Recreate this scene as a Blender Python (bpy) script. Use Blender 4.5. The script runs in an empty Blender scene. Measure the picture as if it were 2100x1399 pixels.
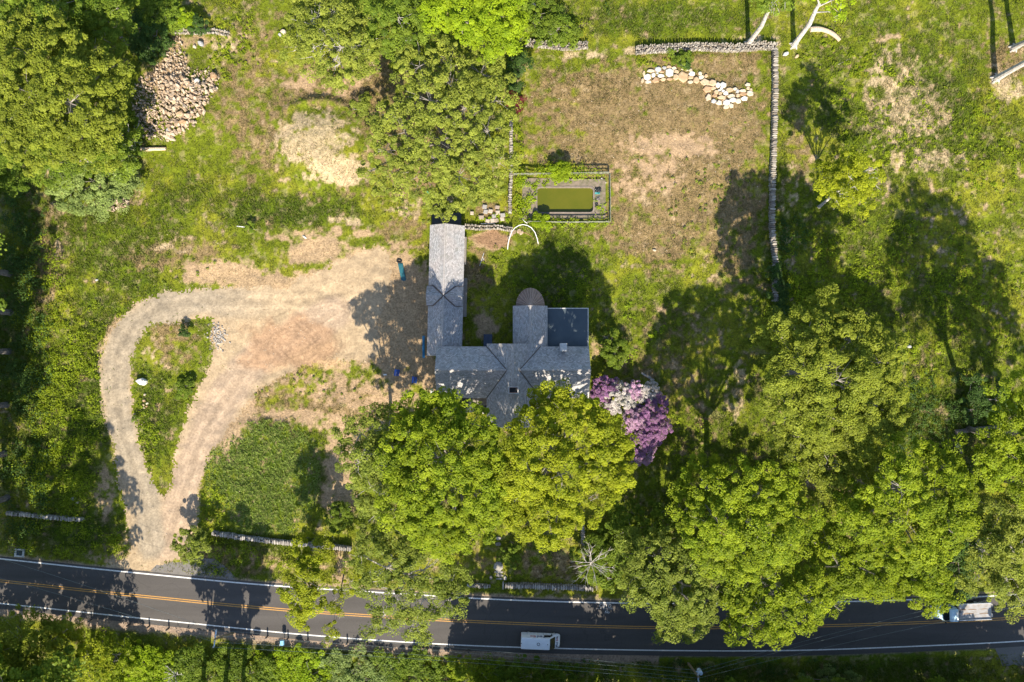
import bpy, math, random
import numpy as np
from mathutils import Vector, Matrix, Quaternion

random.seed(7)
rng = np.random.default_rng(7)
PI = math.pi
scene = bpy.context.scene
col = scene.collection

# ------------------------------------------------------------------ camera
CAM_H = 105.0
S = 14.0                      # photo pixels per metre on the ground
cam_d = bpy.data.cameras.new("camera")
cam = bpy.data.objects.new("camera", cam_d)
col.objects.link(cam)
cam.location = (0, 0, CAM_H)
cam.rotation_euler = (0, 0, 0)
cam_d.sensor_width = 36
cam_d.lens = 36 * CAM_H / 150.0
cam_d.clip_end = 5000
scene.camera = cam

# ------------------------------------------------------------------ light
SUN_EL = math.radians(38)
world = bpy.data.worlds.new("World")
scene.world = world
world.use_nodes = True
nt = world.node_tree
bg = nt.nodes["Background"]
sky = nt.nodes.new("ShaderNodeTexSky")
sky.sky_type = 'NISHITA'
sky.sun_disc = False
sky.sun_elevation = SUN_EL
sky.sun_rotation = math.radians(180)
sky.air_density = 1.0
sky.dust_density = 0.6
nt.links.new(sky.outputs[0], bg.inputs[0])
bg.inputs[1].default_value = 0.115
sun_d = bpy.data.lights.new("sun", 'SUN')
sun_d.energy = 5.0
sun_d.angle = math.radians(0.5)
sun_d.color = (1.0, 0.91, 0.76)
sun = bpy.data.objects.new("sun", sun_d)
col.objects.link(sun)
sun.rotation_euler = Vector((-0.03, math.cos(SUN_EL), -math.sin(SUN_EL))).to_track_quat('-Z', 'Y').to_euler()
scene.view_settings.view_transform = 'Standard'
scene.view_settings.look = 'None'
scene.view_settings.gamma = 1
scene.view_settings.exposure = 1.10


# ------------------------------------------------------------------ helpers
def W(px, py, z=0.0):
    """photo pixel at height z -> world xy (real perspective of the aerial view)"""
    k = (1 - z / CAM_H) / S
    return ((px - 1050) * k, (700 - py) * k)


def tag(o, label=None, cat=None, group=None, kind=None):
    if label: o["label"] = label
    if cat: o["category"] = cat
    if group: o["group"] = group
    if kind: o["kind"] = kind
    return o


def thing(name, label, cat, loc=(0, 0, 0), rz=0.0, group=None):
    o = bpy.data.objects.new(name, None)
    o.empty_display_size = 0.5
    col.objects.link(o)
    o.location = loc
    o.rotation_euler = (0, 0, rz)
    tag(o, label, cat, group)
    return o


def np_mesh(name, V, faces, mat, parent=None, tint=None, smooth=False, colattr=None):
    """faces: list of int arrays (n,k)"""
    me = bpy.data.meshes.new(name)
    V = np.asarray(V, dtype=np.float32)
    me.vertices.add(len(V))
    me.vertices.foreach_set("co", V.ravel())
    if not isinstance(faces, (list, tuple)): faces = [faces]
    faces = [np.asarray(f, dtype=np.int32) for f in faces if len(f)]
    idx = np.concatenate([f.ravel() for f in faces])
    tot = np.concatenate([np.full(len(f), f.shape[1], dtype=np.int32) for f in faces])
    start = np.concatenate([[0], np.cumsum(tot)[:-1]]).astype(np.int32)
    me.loops.add(len(idx))
    me.loops.foreach_set("vertex_index", idx)
    me.polygons.add(len(tot))
    me.polygons.foreach_set("loop_start", start)
    me.polygons.foreach_set("loop_total", tot)
    if smooth:
        me.polygons.foreach_set("use_smooth", np.ones(len(tot), dtype=bool))
    me.update(calc_edges=True)
    if tint is not None:
        a = me.attributes.new("tint", 'FLOAT', 'FACE')
        a.data.foreach_set("value", np.asarray(tint, dtype=np.float32))
    if colattr is not None:
        dom, arr = colattr
        a = me.attributes.new("albedo", 'FLOAT_COLOR', dom)
        arr = np.concatenate([arr, np.ones((len(arr), 1))], axis=1).astype(np.float32)
        a.data.foreach_set("color", arr.ravel())
    me.materials.append(mat)
    o = bpy.data.objects.new(name, me)
    col.objects.link(o)
    if parent: o.parent = parent
    return o


class MB:
    def __init__(s):
        s.v = []; s.f = []; s.t = []

    def add(s, v, f, t=None):
        n = len(s.v)
        s.v += [tuple(p) for p in v]
        s.f += [tuple(i + n for i in q) for q in f]
        s.t += [random.random() if t is None else t] * len(f)
        return s

    def box(s, x0, x1, y0, y1, z0, z1, t=None, M=None):
        v = [(x0, y0, z0), (x1, y0, z0), (x1, y1, z0), (x0, y1, z0), (x0, y0, z1), (x1, y0, z1), (x1, y1, z1), (x0, y1, z1)]
        if M: v = [M(p) for p in v]
        return s.add(v, [(3, 2, 1, 0), (4, 5, 6, 7), (0, 1, 5, 4), (1, 2, 6, 5), (2, 3, 7, 6), (3, 0, 4, 7)], t)

    def rbox(s, cx, cy, cz, lx, ly, lz, b=0.03, rz=0.0, t=None):
        """bevelled box centred at cx,cy,cz"""
        prof = []
        for z, ins in ((-lz / 2, b), (-lz / 2 + b, 0), (lz / 2 - b, 0), (lz / 2, b)):
            hx, hy = lx / 2 - ins, ly / 2 - ins
            c = b if ins == 0 else b * 0.6
            ring = [(hx, -hy + c), (hx, hy - c), (hx - c, hy), (-hx + c, hy), (-hx, hy - c), (-hx, -hy + c), (-hx + c, -hy), (hx - c, -hy)]
            ca, sa = math.cos(rz), math.sin(rz)
            prof.append([(cx + x * ca - y * sa, cy + x * sa + y * ca, cz + z) for x, y in ring])
        return s.loft(prof, True, t)

    def loft(s, rings, cap=True, t=None):
        n = len(rings[0]); v = []; f = []
        for r in rings: v += r
        for i in range(len(rings) - 1):
            for j in range(n):
                k = (j + 1) % n
                f.append((i * n + j, i * n + k, (i + 1) * n + k, (i + 1) * n + j))
        if cap:
            f.append(tuple(reversed(range(n))))
            f.append(tuple(range((len(rings) - 1) * n, len(rings) * n)))
        return s.add(v, f, t)

    def tube(s, pts, rad, sides=6, cap=True, t=None):
        if not hasattr(rad, '__len__'): rad = [rad] * len(pts)
        P = [Vector(p) for p in pts]; rings = []
        for i, p in enumerate(P):
            d = (P[min(i + 1, len(P) - 1)] - P[max(i - 1, 0)])
            if d.length < 1e-6: d = Vector((0, 0, 1))
            d.normalize()
            a = Vector((0, 0, 1)) if abs(d.z) < 0.9 else Vector((1, 0, 0))
            u = d.cross(a).normalized(); w = d.cross(u)
            rings.append([tuple(p + u * (rad[i] * math.cos(2 * PI * k / sides)) + w * (rad[i] * math.sin(2 * PI * k / sides))) for k in range(sides)])
        return s.loft(rings, cap, t)

    def prism(s, poly, axis, a0, a1, t=None):
        """extrude 2D polygon. axis 'x': poly=(y,z); 'y': poly=(x,z); 'z': poly=(x,y)"""
        def P(p, a):
            return {'x': (a, p[0], p[1]), 'y': (p[0], a, p[1]), 'z': (p[0], p[1], a)}[axis]
        n = len(poly)
        v = [P(p, a0) for p in poly] + [P(p, a1) for p in poly]
        f = [tuple(reversed(range(n))), tuple(range(n, 2 * n))] + [(i, (i + 1) % n, n + (i + 1) % n, n + i) for i in range(n)]
        return s.add(v, f, t)

    def stone(s, cx, cy, z0, w, h, ht, rz=0.0, sides=8, rough=0.16, t=None, sq=0.62, tilt=0.0):
        """irregular rounded block: w,h footprint, ht height"""
        r = []
        for k in range(sides):
            a = 2 * PI * (k + 0.5 + random.uniform(-.18, .18)) / sides
            c, q = math.cos(a), math.sin(a)
            m = (abs(c) ** (1 / sq) + abs(q) ** (1 / sq)) ** (-sq) if sq > 0 else 1
            m *= 1 + random.uniform(-rough, rough * 0.5)
            r.append((c * m * w / 2, q * m * h / 2))
        ca, sa = math.cos(rz), math.sin(rz)
        tx, ty = random.uniform(-tilt, tilt), random.uniform(-tilt, tilt)
        def ring(k, z):
            return [(cx + x * k * ca - y * k * sa, cy + x * k * sa + y * k * ca, z0 + z + (x * tx + y * ty) * k + random.uniform(-.04, .04) * ht) for x, y in r]
        rings = [ring(0.92, 0), ring(1.0, ht * 0.35), ring(0.96, ht * 0.8), ring(0.74, ht)]
        tt = random.random() if t is None else t
        s.loft(rings, True, tt)
        return s

    def build(s, name, mat, parent=None, smooth=False):
        me = bpy.data.meshes.new(name)
        me.from_pydata(s.v, [], s.f)
        if smooth: me.polygons.foreach_set("use_smooth", [True] * len(me.polygons))
        a = me.attributes.new("tint", 'FLOAT', 'FACE')
        a.data.foreach_set("value", s.t)
        me.materials.append(mat)
        me.update()
        # consistent outward normals
        import bmesh
        bm = bmesh.new(); bm.from_mesh(me)
        bmesh.ops.recalc_face_normals(bm, faces=bm.faces)
        bm.to_mesh(me); bm.free()
        o = bpy.data.objects.new(name, me)
        col.objects.link(o)
        if parent: o.parent = parent
        return o


def copy_tree(o, parent=None):
    c = o.copy()
    col.objects.link(c)
    if parent: c.parent = parent
    for ch in o.children:
        copy_tree(ch, c)
    return c


# ---- value noise (numpy)
_lat = np.random.default_rng(99).random((512, 512))


def vnoise(x, y):
    xi = np.floor(x).astype(int); yi = np.floor(y).astype(int)
    fx = x - xi; fy = y - yi
    fx = fx * fx * (3 - 2 * fx); fy = fy * fy * (3 - 2 * fy)
    a = _lat[xi % 512, yi % 512]; b = _lat[(xi + 1) % 512, yi % 512]
    c = _lat[xi % 512, (yi + 1) % 512]; d = _lat[(xi + 1) % 512, (yi + 1) % 512]
    return (a * (1 - fx) + b * fx) * (1 - fy) + (c * (1 - fx) + d * fx) * fy


def fbm(x, y, sc, oct=4, seed=0):
    """0..1, sc = feature size in metres"""
    v = 0; amp = 0.5; tot = 0
    f = 1.0 / sc
    for o in range(oct):
        v = v + amp * vnoise(x * f + seed * 17.3 + o * 31.7, y * f + seed * 5.1 + o * 11.9)
        tot += amp; amp *= 0.55; f *= 2.03
    return v / tot


def sstep(a, b, x):
    t = np.clip((x - a) / (b - a), 0, 1)
    return t * t * (3 - 2 * t)


def inpoly(PX, PY, poly):
    ins = np.zeros(PX.shape, dtype=bool)
    n = len(poly)
    for i in range(n):
        x1, y1 = poly[i]; x2, y2 = poly[(i + 1) % n]
        if y1 == y2: continue
        c = ((y1 > PY) != (y2 > PY)) & (PX < (x2 - x1) * (PY - y1) / (y2 - y1) + x1)
        ins ^= c
    return ins


# ------------------------------------------------------------------ road lines (photo pixels)
N_LINE = [(-9000, 200), (-600, 1086), (0, 1146), (100, 1157), (200, 1168), (310, 1178), (525, 1200), (660, 1208), (940, 1226), (1050, 1232), (1285, 1238), (1500, 1238), (1720, 1235), (1860, 1231), (2045, 1223), (2100, 1219), (2700, 1170), (11000, 420)]
S_LINE = [(-9000, 292), (-600, 1178), (0, 1238), (120, 1250), (250, 1265), (400, 1279), (525, 1293), (660, 1306), (900, 1322), (1050, 1328), (1300, 1334), (1570, 1336), (1700, 1333), (1900, 1325), (2100, 1316), (2700, 1267), (11000, 517)]
C_LINE = [(-9000, 245), (-600, 1131), (0, 1191), (150, 1209), (250, 1219), (400, 1234), (525, 1247), (700, 1260), (900, 1272), (1100, 1281), (1300, 1288), (1500, 1288), (1700, 1284), (1850, 1279), (1950, 1275), (2100, 1268), (2700, 1219), (11000, 469)]


def line_y(line, px):
    return np.interp(px, [p[0] for p in line], [p[1] for p in line])


def gh(x, y):
    """ground height"""
    x = np.asarray(x, dtype=float); y = np.asarray(y, dtype=float)
    PX = 1050 + S * x; PY = 700 - S * y
    yn = line_y(N_LINE, PX) - 10; ys = line_y(S_LINE, PX) + 34
    off = np.maximum(yn - PY, PY - ys)
    w = sstep(0, 60, off)
    h = (fbm(x, y, 9, 3, 3) - 0.5) * 0.9 + (fbm(x, y, 1.3, 2, 5) - 0.5) * 0.22
    house = 1 - sstep(0.9, 1.15, np.maximum(np.abs(PX - 1045) / 190, np.abs(PY - 660) / 240))
    h = h * w * (1 - 0.85 * house)
    # spoil mound with a steep northern lip
    d = ((PX - 665) / 95) ** 2 + ((PY - 300) / 80) ** 2
    h = h + 1.5 * np.exp(-d ** 1.5)
    d = ((PX - 655) / 62) ** 2 + ((PY - 208 - ((PX - 655) / 60) ** 2 * 14) / 9) ** 2
    h = h + 0.7 * np.exp(-d)
    # long grass bank
    d = ((PX - 540) / 118) ** 2 + ((PY - 980) / 122) ** 2
    h = h + 0.35 * np.exp(-d ** 4)
    # rubble heap
    d = ((PX - 365) / 80) ** 2 + ((PY - 215) / 75) ** 2
    h = h + 1.0 * np.exp(-d ** 1.6)
    return h


def gz(x, y):
    return float(gh(x, y))


def wz(px, py):
    x, y = W(px, py)
    return (x, y, gz(x, y))


# ------------------------------------------------------------------ materials
MATS = {}


def new_mat(name):
    m = bpy.data.materials.new(name)
    m.use_nodes = True
    MATS[name] = m
    return m, m.node_tree, m.node_tree.nodes["Principled BSDF"]


def pos_noise(nt, scale, detail=4, rough=0.55, vec=None):
    n = nt.nodes.new("ShaderNodeTexNoise")
    n.inputs["Scale"].default_value = scale
    n.inputs["Detail"].default_value = detail
    n.inputs["Roughness"].default_value = rough
    if vec is None:
        g = nt.nodes.new("ShaderNodeNewGeometry")
        nt.links.new(g.outputs["Position"], n.inputs["Vector"])
    else:
        nt.links.new(vec, n.inputs["Vector"])
    return n.outputs["Fac"]


def mrange(nt, inp, a, b, c, d):
    n = nt.nodes.new("ShaderNodeMapRange")
    n.inputs[1].default_value = a; n.inputs[2].default_value = b
    n.inputs[3].default_value = c; n.inputs[4].default_value = d
    nt.links.new(inp, n.inputs[0])
    return n.outputs[0]


def mixc(nt, fac, a, b, mode='MIX'):
    n = nt.nodes.new("ShaderNodeMix"); n.data_type = 'RGBA'; n.blend_type = mode
    for i, v in ((0, fac), (6, a), (7, b)):
        if isinstance(v, (int, float)): n.inputs[i].default_value = v
        elif isinstance(v, tuple): n.inputs[i].default_value = (*v[:3], 1)
        else: nt.links.new(v, n.inputs[i])
    return n.outputs[2]


def mul(nt, c, f):
    """colour times a scalar socket"""
    n = nt.nodes.new("ShaderNodeVectorMath"); n.operation = 'SCALE'
    if isinstance(c, tuple): n.inputs[0].default_value = c[:3]
    else: nt.links.new(c, n.inputs[0])
    nt.links.new(f, n.inputs[3])
    return n.outputs[0]


def bump(nt, b, h, strength=0.4, dist=0.05):
    n = nt.nodes.new("ShaderNodeBump")
    n.inputs["Strength"].default_value = strength
    n.inputs["Distance"].default_value = dist
    nt.links.new(h, n.inputs["Height"])
    nt.links.new(n.outputs[0], b.inputs["Normal"])


def attr(nt, name, out="Fac"):
    a = nt.nodes.new("ShaderNodeAttribute"); a.attribute_name = name
    return a.outputs[out]


def basic(name, c, rough=0.7, amt=0.15, scale=3.0, metal=0.0, c2=None, bmp=0.0, tint=0.0, spec=0.5):
    m, nt, b = new_mat(name)
    n = pos_noise(nt, scale, 5)
    if c2 is None:
        f = mrange(nt, n, 0.3, 0.7, 1 - amt, 1 + amt)
        cc = mul(nt, c, f)
    else:
        cc = mixc(nt, mrange(nt, n, 0.38, 0.62, 0, 1), c, c2)
    if tint:
        cc = mul(nt, cc, mrange(nt, attr(nt, "tint"), 0, 1, 1 - tint, 1 + tint))
    nt.links.new(cc, b.inputs["Base Color"])
    b.inputs["Roughness"].default_value = rough
    b.inputs["Metallic"].default_value = metal
    b.inputs["Specular IOR Level"].default_value = spec
    if bmp: bump(nt, b, pos_noise(nt, scale * 4, 4), bmp, 0.03)
    return m


def leaf_mat(name, a, b_, trans=0.42, c3=None):
    m, nt, b = new_mat(name)
    t = attr(nt, "tint")
    cc = mixc(nt, t, a, b_)
    n = pos_noise(nt, 0.35, 3)
    cc = mul(nt, cc, mrange(nt, n, 0.3, 0.7, 0.78, 1.22))
    if c3 is not None:
        cc = mixc(nt, mrange(nt, t, 0.70, 0.76, 0, 1), cc, c3)
    nt.links.new(cc, b.inputs["Base Color"])
    b.inputs["Roughness"].default_value = 0.5
    b.inputs["Specular IOR Level"].default_value = 0.12
    tr = nt.nodes.new("ShaderNodeBsdfTranslucent")
    nt.links.new(cc, tr.inputs[0])
    mx = nt.nodes.new("ShaderNodeMixShader"); mx.inputs[0].default_value = trans
    nt.links.new(b.outputs[0], mx.inputs[1]); nt.links.new(tr.outputs[0], mx.inputs[2])
    out = nt.nodes["Material Output"]
    nt.links.new(mx.outputs[0], out.inputs[0])
    return m


LEAF = {
    'lime': leaf_mat('leaf_lime', (0.16, 0.26, 0.012), (0.42, 0.53, 0.02), 0.5),
    'yellow': leaf_mat('leaf_yellow', (0.15, 0.20, 0.010), (0.47, 0.50, 0.026), 0.5),
    'maple': leaf_mat('leaf_maple', (0.11, 0.18, 0.010), (0.39, 0.46, 0.024), 0.5),
    'olive': leaf_mat('leaf_olive', (0.12, 0.16, 0.015), (0.35, 0.39, 0.042), 0.46),
    'mid': leaf_mat('leaf_mid', (0.07, 0.13, 0.012), (0.26, 0.34, 0.034), 0.45),
    'pale': leaf_mat('leaf_pale', (0.14, 0.20, 0.05), (0.34, 0.42, 0.12), 0.42),
    'dull': leaf_mat('leaf_dull', (0.10, 0.145, 0.018), (0.33, 0.38, 0.055), 0.45),
    'sage': leaf_mat('leaf_sage', (0.12, 0.165, 0.02), (0.40, 0.44, 0.065), 0.45),
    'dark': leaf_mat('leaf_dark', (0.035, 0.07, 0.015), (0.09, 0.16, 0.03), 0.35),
    'red': leaf_mat('leaf_red', (0.06, 0.012, 0.012), (0.16, 0.03, 0.03), 0.35),
    'purple': leaf_mat('petal_purple', (0.20, 0.09, 0.21), (0.55, 0.28, 0.50), 0.35, (0.10, 0.12, 0.05)),
    'lilac': leaf_mat('petal_lilac', (0.30, 0.17, 0.28), (0.78, 0.50, 0.68), 0.35, (0.10, 0.12, 0.05)),
    'white': leaf_mat('petal_white', (0.40, 0.35, 0.33), (0.85, 0.80, 0.74), 0.3, (0.10, 0.12, 0.05)),
}
M_BARK = basic('bark', (0.17, 0.15, 0.13), 0.9, 0.35, 4, c2=(0.09, 0.075, 0.065), bmp=0.5)
M_BARKL = basic('bark_pale', (0.50, 0.46, 0.42), 0.85, 0.3, 3, c2=(0.30, 0.27, 0.24), bmp=0.4)
M_TWIG = basic('twig', (0.26, 0.23, 0.20), 0.9, 0.25, 2)
M_LOG = basic('log_wood', (0.62, 0.48, 0.33), 0.8, 0.2, 6, c2=(0.42, 0.31, 0.21), bmp=0.4)


def build_grass_mat():
    m, nt, b = new_mat('ground_cover')
    c = attr(nt, "albedo", "Color")
    f1 = mrange(nt, pos_noise(nt, 3.6, 6, 0.8), 0.3, 0.7, 0.45, 1.60)
    c = mul(nt, c, f1)
    f2 = mrange(nt, pos_noise(nt, 1.1, 4, 0.6), 0.3, 0.7, 0.82, 1.18)
    c = mul(nt, c, f2)
    nt.links.new(c, b.inputs["Base Color"])
    b.inputs["Roughness"].default_value = 0.95
    b.inputs["Specular IOR Level"].default_value = 0.1
    bump(nt, b, pos_noise(nt, 5.0, 6, 0.75), 0.9, 0.16)
    return m


M_GROUND = build_grass_mat()


def build_tuft_mat():
    m, nt, b = new_mat('grass_blades')
    c = attr(nt, "albedo", "Color")
    nt.links.new(c, b.inputs["Base Color"])
    b.inputs["Roughness"].default_value = 0.7
    b.inputs["Specular IOR Level"].default_value = 0.2
    tr = nt.nodes.new("ShaderNodeBsdfTranslucent"); nt.links.new(c, tr.inputs[0])
    mx = nt.nodes.new("ShaderNodeMixShader"); mx.inputs[0].default_value = 0.35
    nt.links.new(b.outputs[0], mx.inputs[1]); nt.links.new(tr.outputs[0], mx.inputs[2])
    nt.links.new(mx.outputs[0], nt.nodes["Material Output"].inputs[0])
    return m


M_TUFT = build_tuft_mat()


def build_gravel_mat():
    m, nt, b = new_mat('gravel')
    c = attr(nt, "albedo", "Color")
    v = nt.nodes.new("ShaderNodeTexVoronoi"); v.inputs["Scale"].default_value = 5.0
    g = nt.nodes.new("ShaderNodeNewGeometry"); nt.links.new(g.outputs["Position"], v.inputs["Vector"])
    sp = nt.nodes.new("ShaderNodeSeparateColor"); nt.links.new(v.outputs["Color"], sp.inputs[0])
    c = mul(nt, c, mrange(nt, sp.outputs[0], 0, 1, 0.84, 1.16))
    c = mul(nt, c, mrange(nt, pos_noise(nt, 1.0, 6, 0.6), 0.3, 0.7, 0.86, 1.14))
    nt.links.new(c, b.inputs["Base Color"])
    b.inputs["Roughness"].default_value = 0.95
    b.inputs["Specular IOR Level"].default_value = 0.15
    bump(nt, b, pos_noise(nt, 6.0, 5, 0.7), 0.5, 0.05)
    return m


M_GRAVEL = build_gravel_mat()


def build_asphalt(name, base, crack=True):
    m, nt, b = new_mat(name)
    f = mrange(nt, pos_noise(nt, 9, 5, 0.7), 0.3, 0.7, 0.86, 1.14)
    c = mul(nt, base, f)
    # worn, stretched along the road
    g = nt.nodes.new("ShaderNodeNewGeometry")
    mp = nt.nodes.new("ShaderNodeMapping"); mp.inputs["Scale"].default_value = (0.06, 0.7, 1); mp.inputs["Rotation"].default_value = (0, 0, 0.04)
    nt.links.new(g.outputs["Position"], mp.inputs[0])
    f2 = mrange(nt, pos_noise(nt, 1.0, 4, 0.5, mp.outputs[0]), 0.3, 0.7, 0.84, 1.14)
    c = mul(nt, c, f2)
    vo = nt.nodes.new("ShaderNodeTexVoronoi"); vo.feature = 'DISTANCE_TO_EDGE'; vo.inputs["Scale"].default_value = .22
    wn = nt.nodes.new("ShaderNodeTexNoise"); wn.inputs["Scale"].default_value = .8; wn.inputs["Detail"].default_value = 5
    nt.links.new(g.outputs["Position"], wn.inputs["Vector"])
    ad = nt.nodes.new("ShaderNodeVectorMath"); ad.operation = 'ADD'
    nt.links.new(g.outputs["Position"], ad.inputs[0]); nt.links.new(wn.outputs["Color"], ad.inputs[1])
    nt.links.new(ad.outputs[0], vo.inputs["Vector"])
    c = mul(nt, c, mrange(nt, vo.outputs["Distance"], 0.002, 0.010, 0.84, 1.0))
    nt.links.new(c, b.inputs["Base Color"])
    b.inputs["Roughness"].default_value = 0.85
    b.inputs["Specular IOR Level"].default_value = 0.3
    bump(nt, b, pos_noise(nt, 20, 3, 0.6), 0.25, 0.02)
    return m


M_ASPHALT = build_asphalt('asphalt', (0.078, 0.070, 0.064))
M_ASPHALT_OLD = build_asphalt('asphalt_old', (0.17, 0.155, 0.14))


def paint_mat(name, c, dark):
    m, nt, b = new_mat(name)
    n = pos_noise(nt, 5, 5, 0.7)
    cc = mixc(nt, mrange(nt, n, 0.52, 0.66, 0, 1), c, dark)
    nt.links.new(cc, b.inputs["Base Color"])
    b.inputs["Roughness"].default_value = 0.6
    return m


M_WHITE_LINE = paint_mat('white_road_paint', (0.72, 0.70, 0.66), (0.42, 0.40, 0.38))
M_YELLOW_LINE = paint_mat('yellow_road_paint', (0.50, 0.25, 0.045), (0.24, 0.13, 0.05))
M_CHALK = paint_mat('marking_paint', (0.55, 0.52, 0.50), (0.30, 0.28, 0.27))


def roof_mat(name, ew, base=(0.34, 0.335, 0.335), warm=(0.40, 0.365, 0.35)):
    m, nt, b = new_mat(name)
    g = nt.nodes.new("ShaderNodeNewGeometry")
    mp = nt.nodes.new("ShaderNodeMapping")
    if not ew: mp.inputs["Rotation"].default_value = (0, 0, PI / 2)
    nt.links.new(g.outputs["Position"], mp.inputs[0])
    br = nt.nodes.new("ShaderNodeTexBrick")
    br.inputs["Scale"].default_value = 1.0
    br.inputs["Brick Width"].default_value = 0.27
    br.inputs["Row Height"].default_value = 0.16
    br.inputs["Mortar Size"].default_value = 0.022
    br.inputs["Color1"].default_value = (0, 0, 0, 1)
    br.inputs["Color2"].default_value = (1, 1, 1, 1)
    br.inputs["Mortar"].default_value = (0.15, 0.15, 0.15, 1)
    nt.links.new(mp.outputs[0], br.inputs["Vector"])
    bw = nt.nodes.new("ShaderNodeSeparateColor"); nt.links.new(br.outputs["Color"], bw.inputs[0])
    c = mixc(nt, mrange(nt, pos_noise(nt, 0.5, 4), 0.35, 0.65, 0, 1), base, warm)
    c = mul(nt, c, mrange(nt, bw.outputs[0], 0, 1, 0.68, 1.32))
    c = mul(nt, c, mrange(nt, pos_noise(nt, 7, 3), 0.3, 0.7, 0.85, 1.15))
    c = mixc(nt, mrange(nt, pos_noise(nt, .9, 6, 0.7), 0.54, 0.66, 0, .45), c, (0.17, 0.17, 0.13))
    # lichen freckles
    sp = mrange(nt, pos_noise(nt, 2.6, 6, 0.75), 0.66, 0.70, 0, 0.5)
    c = mixc(nt, sp, c, (0.55, 0.53, 0.50))
    nt.links.new(c, b.inputs["Base Color"])
    b.inputs["Roughness"].default_value = 0.9
    b.inputs["Specular IOR Level"].default_value = 0.25
    bump(nt, b, bw.outputs[0], 0.3, 0.02)
    return m


M_ROOF_EW = roof_mat('shingles_ew', True)
M_ROOF_NS = roof_mat('shingles_ns', False)
M_RIDGE = basic('ridge_cap', (0.36, 0.33, 0.31), 0.85, 0.25, 5)
M_VALLEY = basic('valley_metal', (0.10, 0.075, 0.06), 0.7, 0.4, 4)
M_WALL = basic('wall_shingle', (0.30, 0.26, 0.22), 0.85, 0.2, 4, bmp=0.4)
M_TRIM = basic('white_trim', (0.72, 0.70, 0.66), 0.6, 0.1, 3)
M_GLASS = basic('window_glass', (0.03, 0.04, 0.05), 0.08, 0.1, 1, spec=0.8)
M_DOOR = basic('door_wood', (0.20, 0.13, 0.08), 0.6, 0.2, 3)
M_FLAT = basic('roof_membrane', (0.045, 0.065, 0.08), 0.55, 0.35, .5, c2=(.065, .085, .095))
M_PORCH = basic('porch_roof', (0.03, 0.036, 0.045), 0.6, 0.25, 2)
M_COPPER = basic('bay_roof_metal', (0.22, 0.15, 0.125), 0.55, 0.2, 2, metal=0.2, tint=0.12)
M_BRICK = basic('brick', (0.30, 0.13, 0.08), 0.85, 0.25, 8)
M_METAL = basic('galvanised', (0.55, 0.56, 0.57), 0.4, 0.1, 3, metal=0.6)
M_STUCCO = basic('pale_masonry', (0.52, 0.50, 0.47), 0.85, 0.15, 6)
M_DARK = basic('dark_void', (0.015, 0.015, 0.015), 0.9, 0.1, 3)
M_NAVY = basic('navy_paint', (0.02, 0.035, 0.07), 0.5, 0.1, 3)


def stone_mat(name, a, b_, c3=None):
    m, nt, b = new_mat(name)
    c = mixc(nt, attr(nt, "tint"), a, b_)
    n = pos_noise(nt, 3.0, 6, 0.65)
    c = mul(nt, c, mrange(nt, n, 0.3, 0.7, 0.8, 1.2))
    if c3: c = mixc(nt, mrange(nt, pos_noise(nt, 1.2, 5, 0.7), 0.52, 0.64, 0, 0.7), c, c3)
    nt.links.new(c, b.inputs["Base Color"])
    b.inputs["Roughness"].default_value = 0.9
    b.inputs["Specular IOR Level"].default_value = 0.2
    bump(nt, b, pos_noise(nt, 7, 5, 0.7), 0.5, 0.04)
    return m


M_WALLSTONE = stone_mat('fieldstone', (0.16, 0.14, 0.12), (0.42, 0.38, 0.32), (0.30, 0.23, 0.15))
M_GREYSTONE = stone_mat('grey_fieldstone', (0.20, 0.18, 0.16), (0.44, 0.40, 0.35))
M_RUBBLE = stone_mat('rubble_stone', (0.24, 0.17, 0.11), (0.52, 0.42, 0.31), (0.40, 0.27, 0.16))
BOULDER = {
    'white': stone_mat('boulder_white', (0.52, 0.49, 0.43), (0.66, 0.62, 0.55)),
    'pale': stone_mat('boulder_pale', (0.46, 0.39, 0.29), (0.56, 0.48, 0.37), (0.46, 0.32, 0.2)),
    'tan': stone_mat('boulder_tan', (0.42, 0.31, 0.19), (0.50, 0.38, 0.25), (0.42, 0.25, 0.13)),
    'brown': stone_mat('boulder_brown', (0.34, 0.22, 0.12), (0.42, 0.28, 0.17), (0.30, 0.16, 0.08)),
    'grey': stone_mat('boulder_grey', (0.30, 0.30, 0.30), (0.42, 0.42, 0.41)),
}

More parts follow.
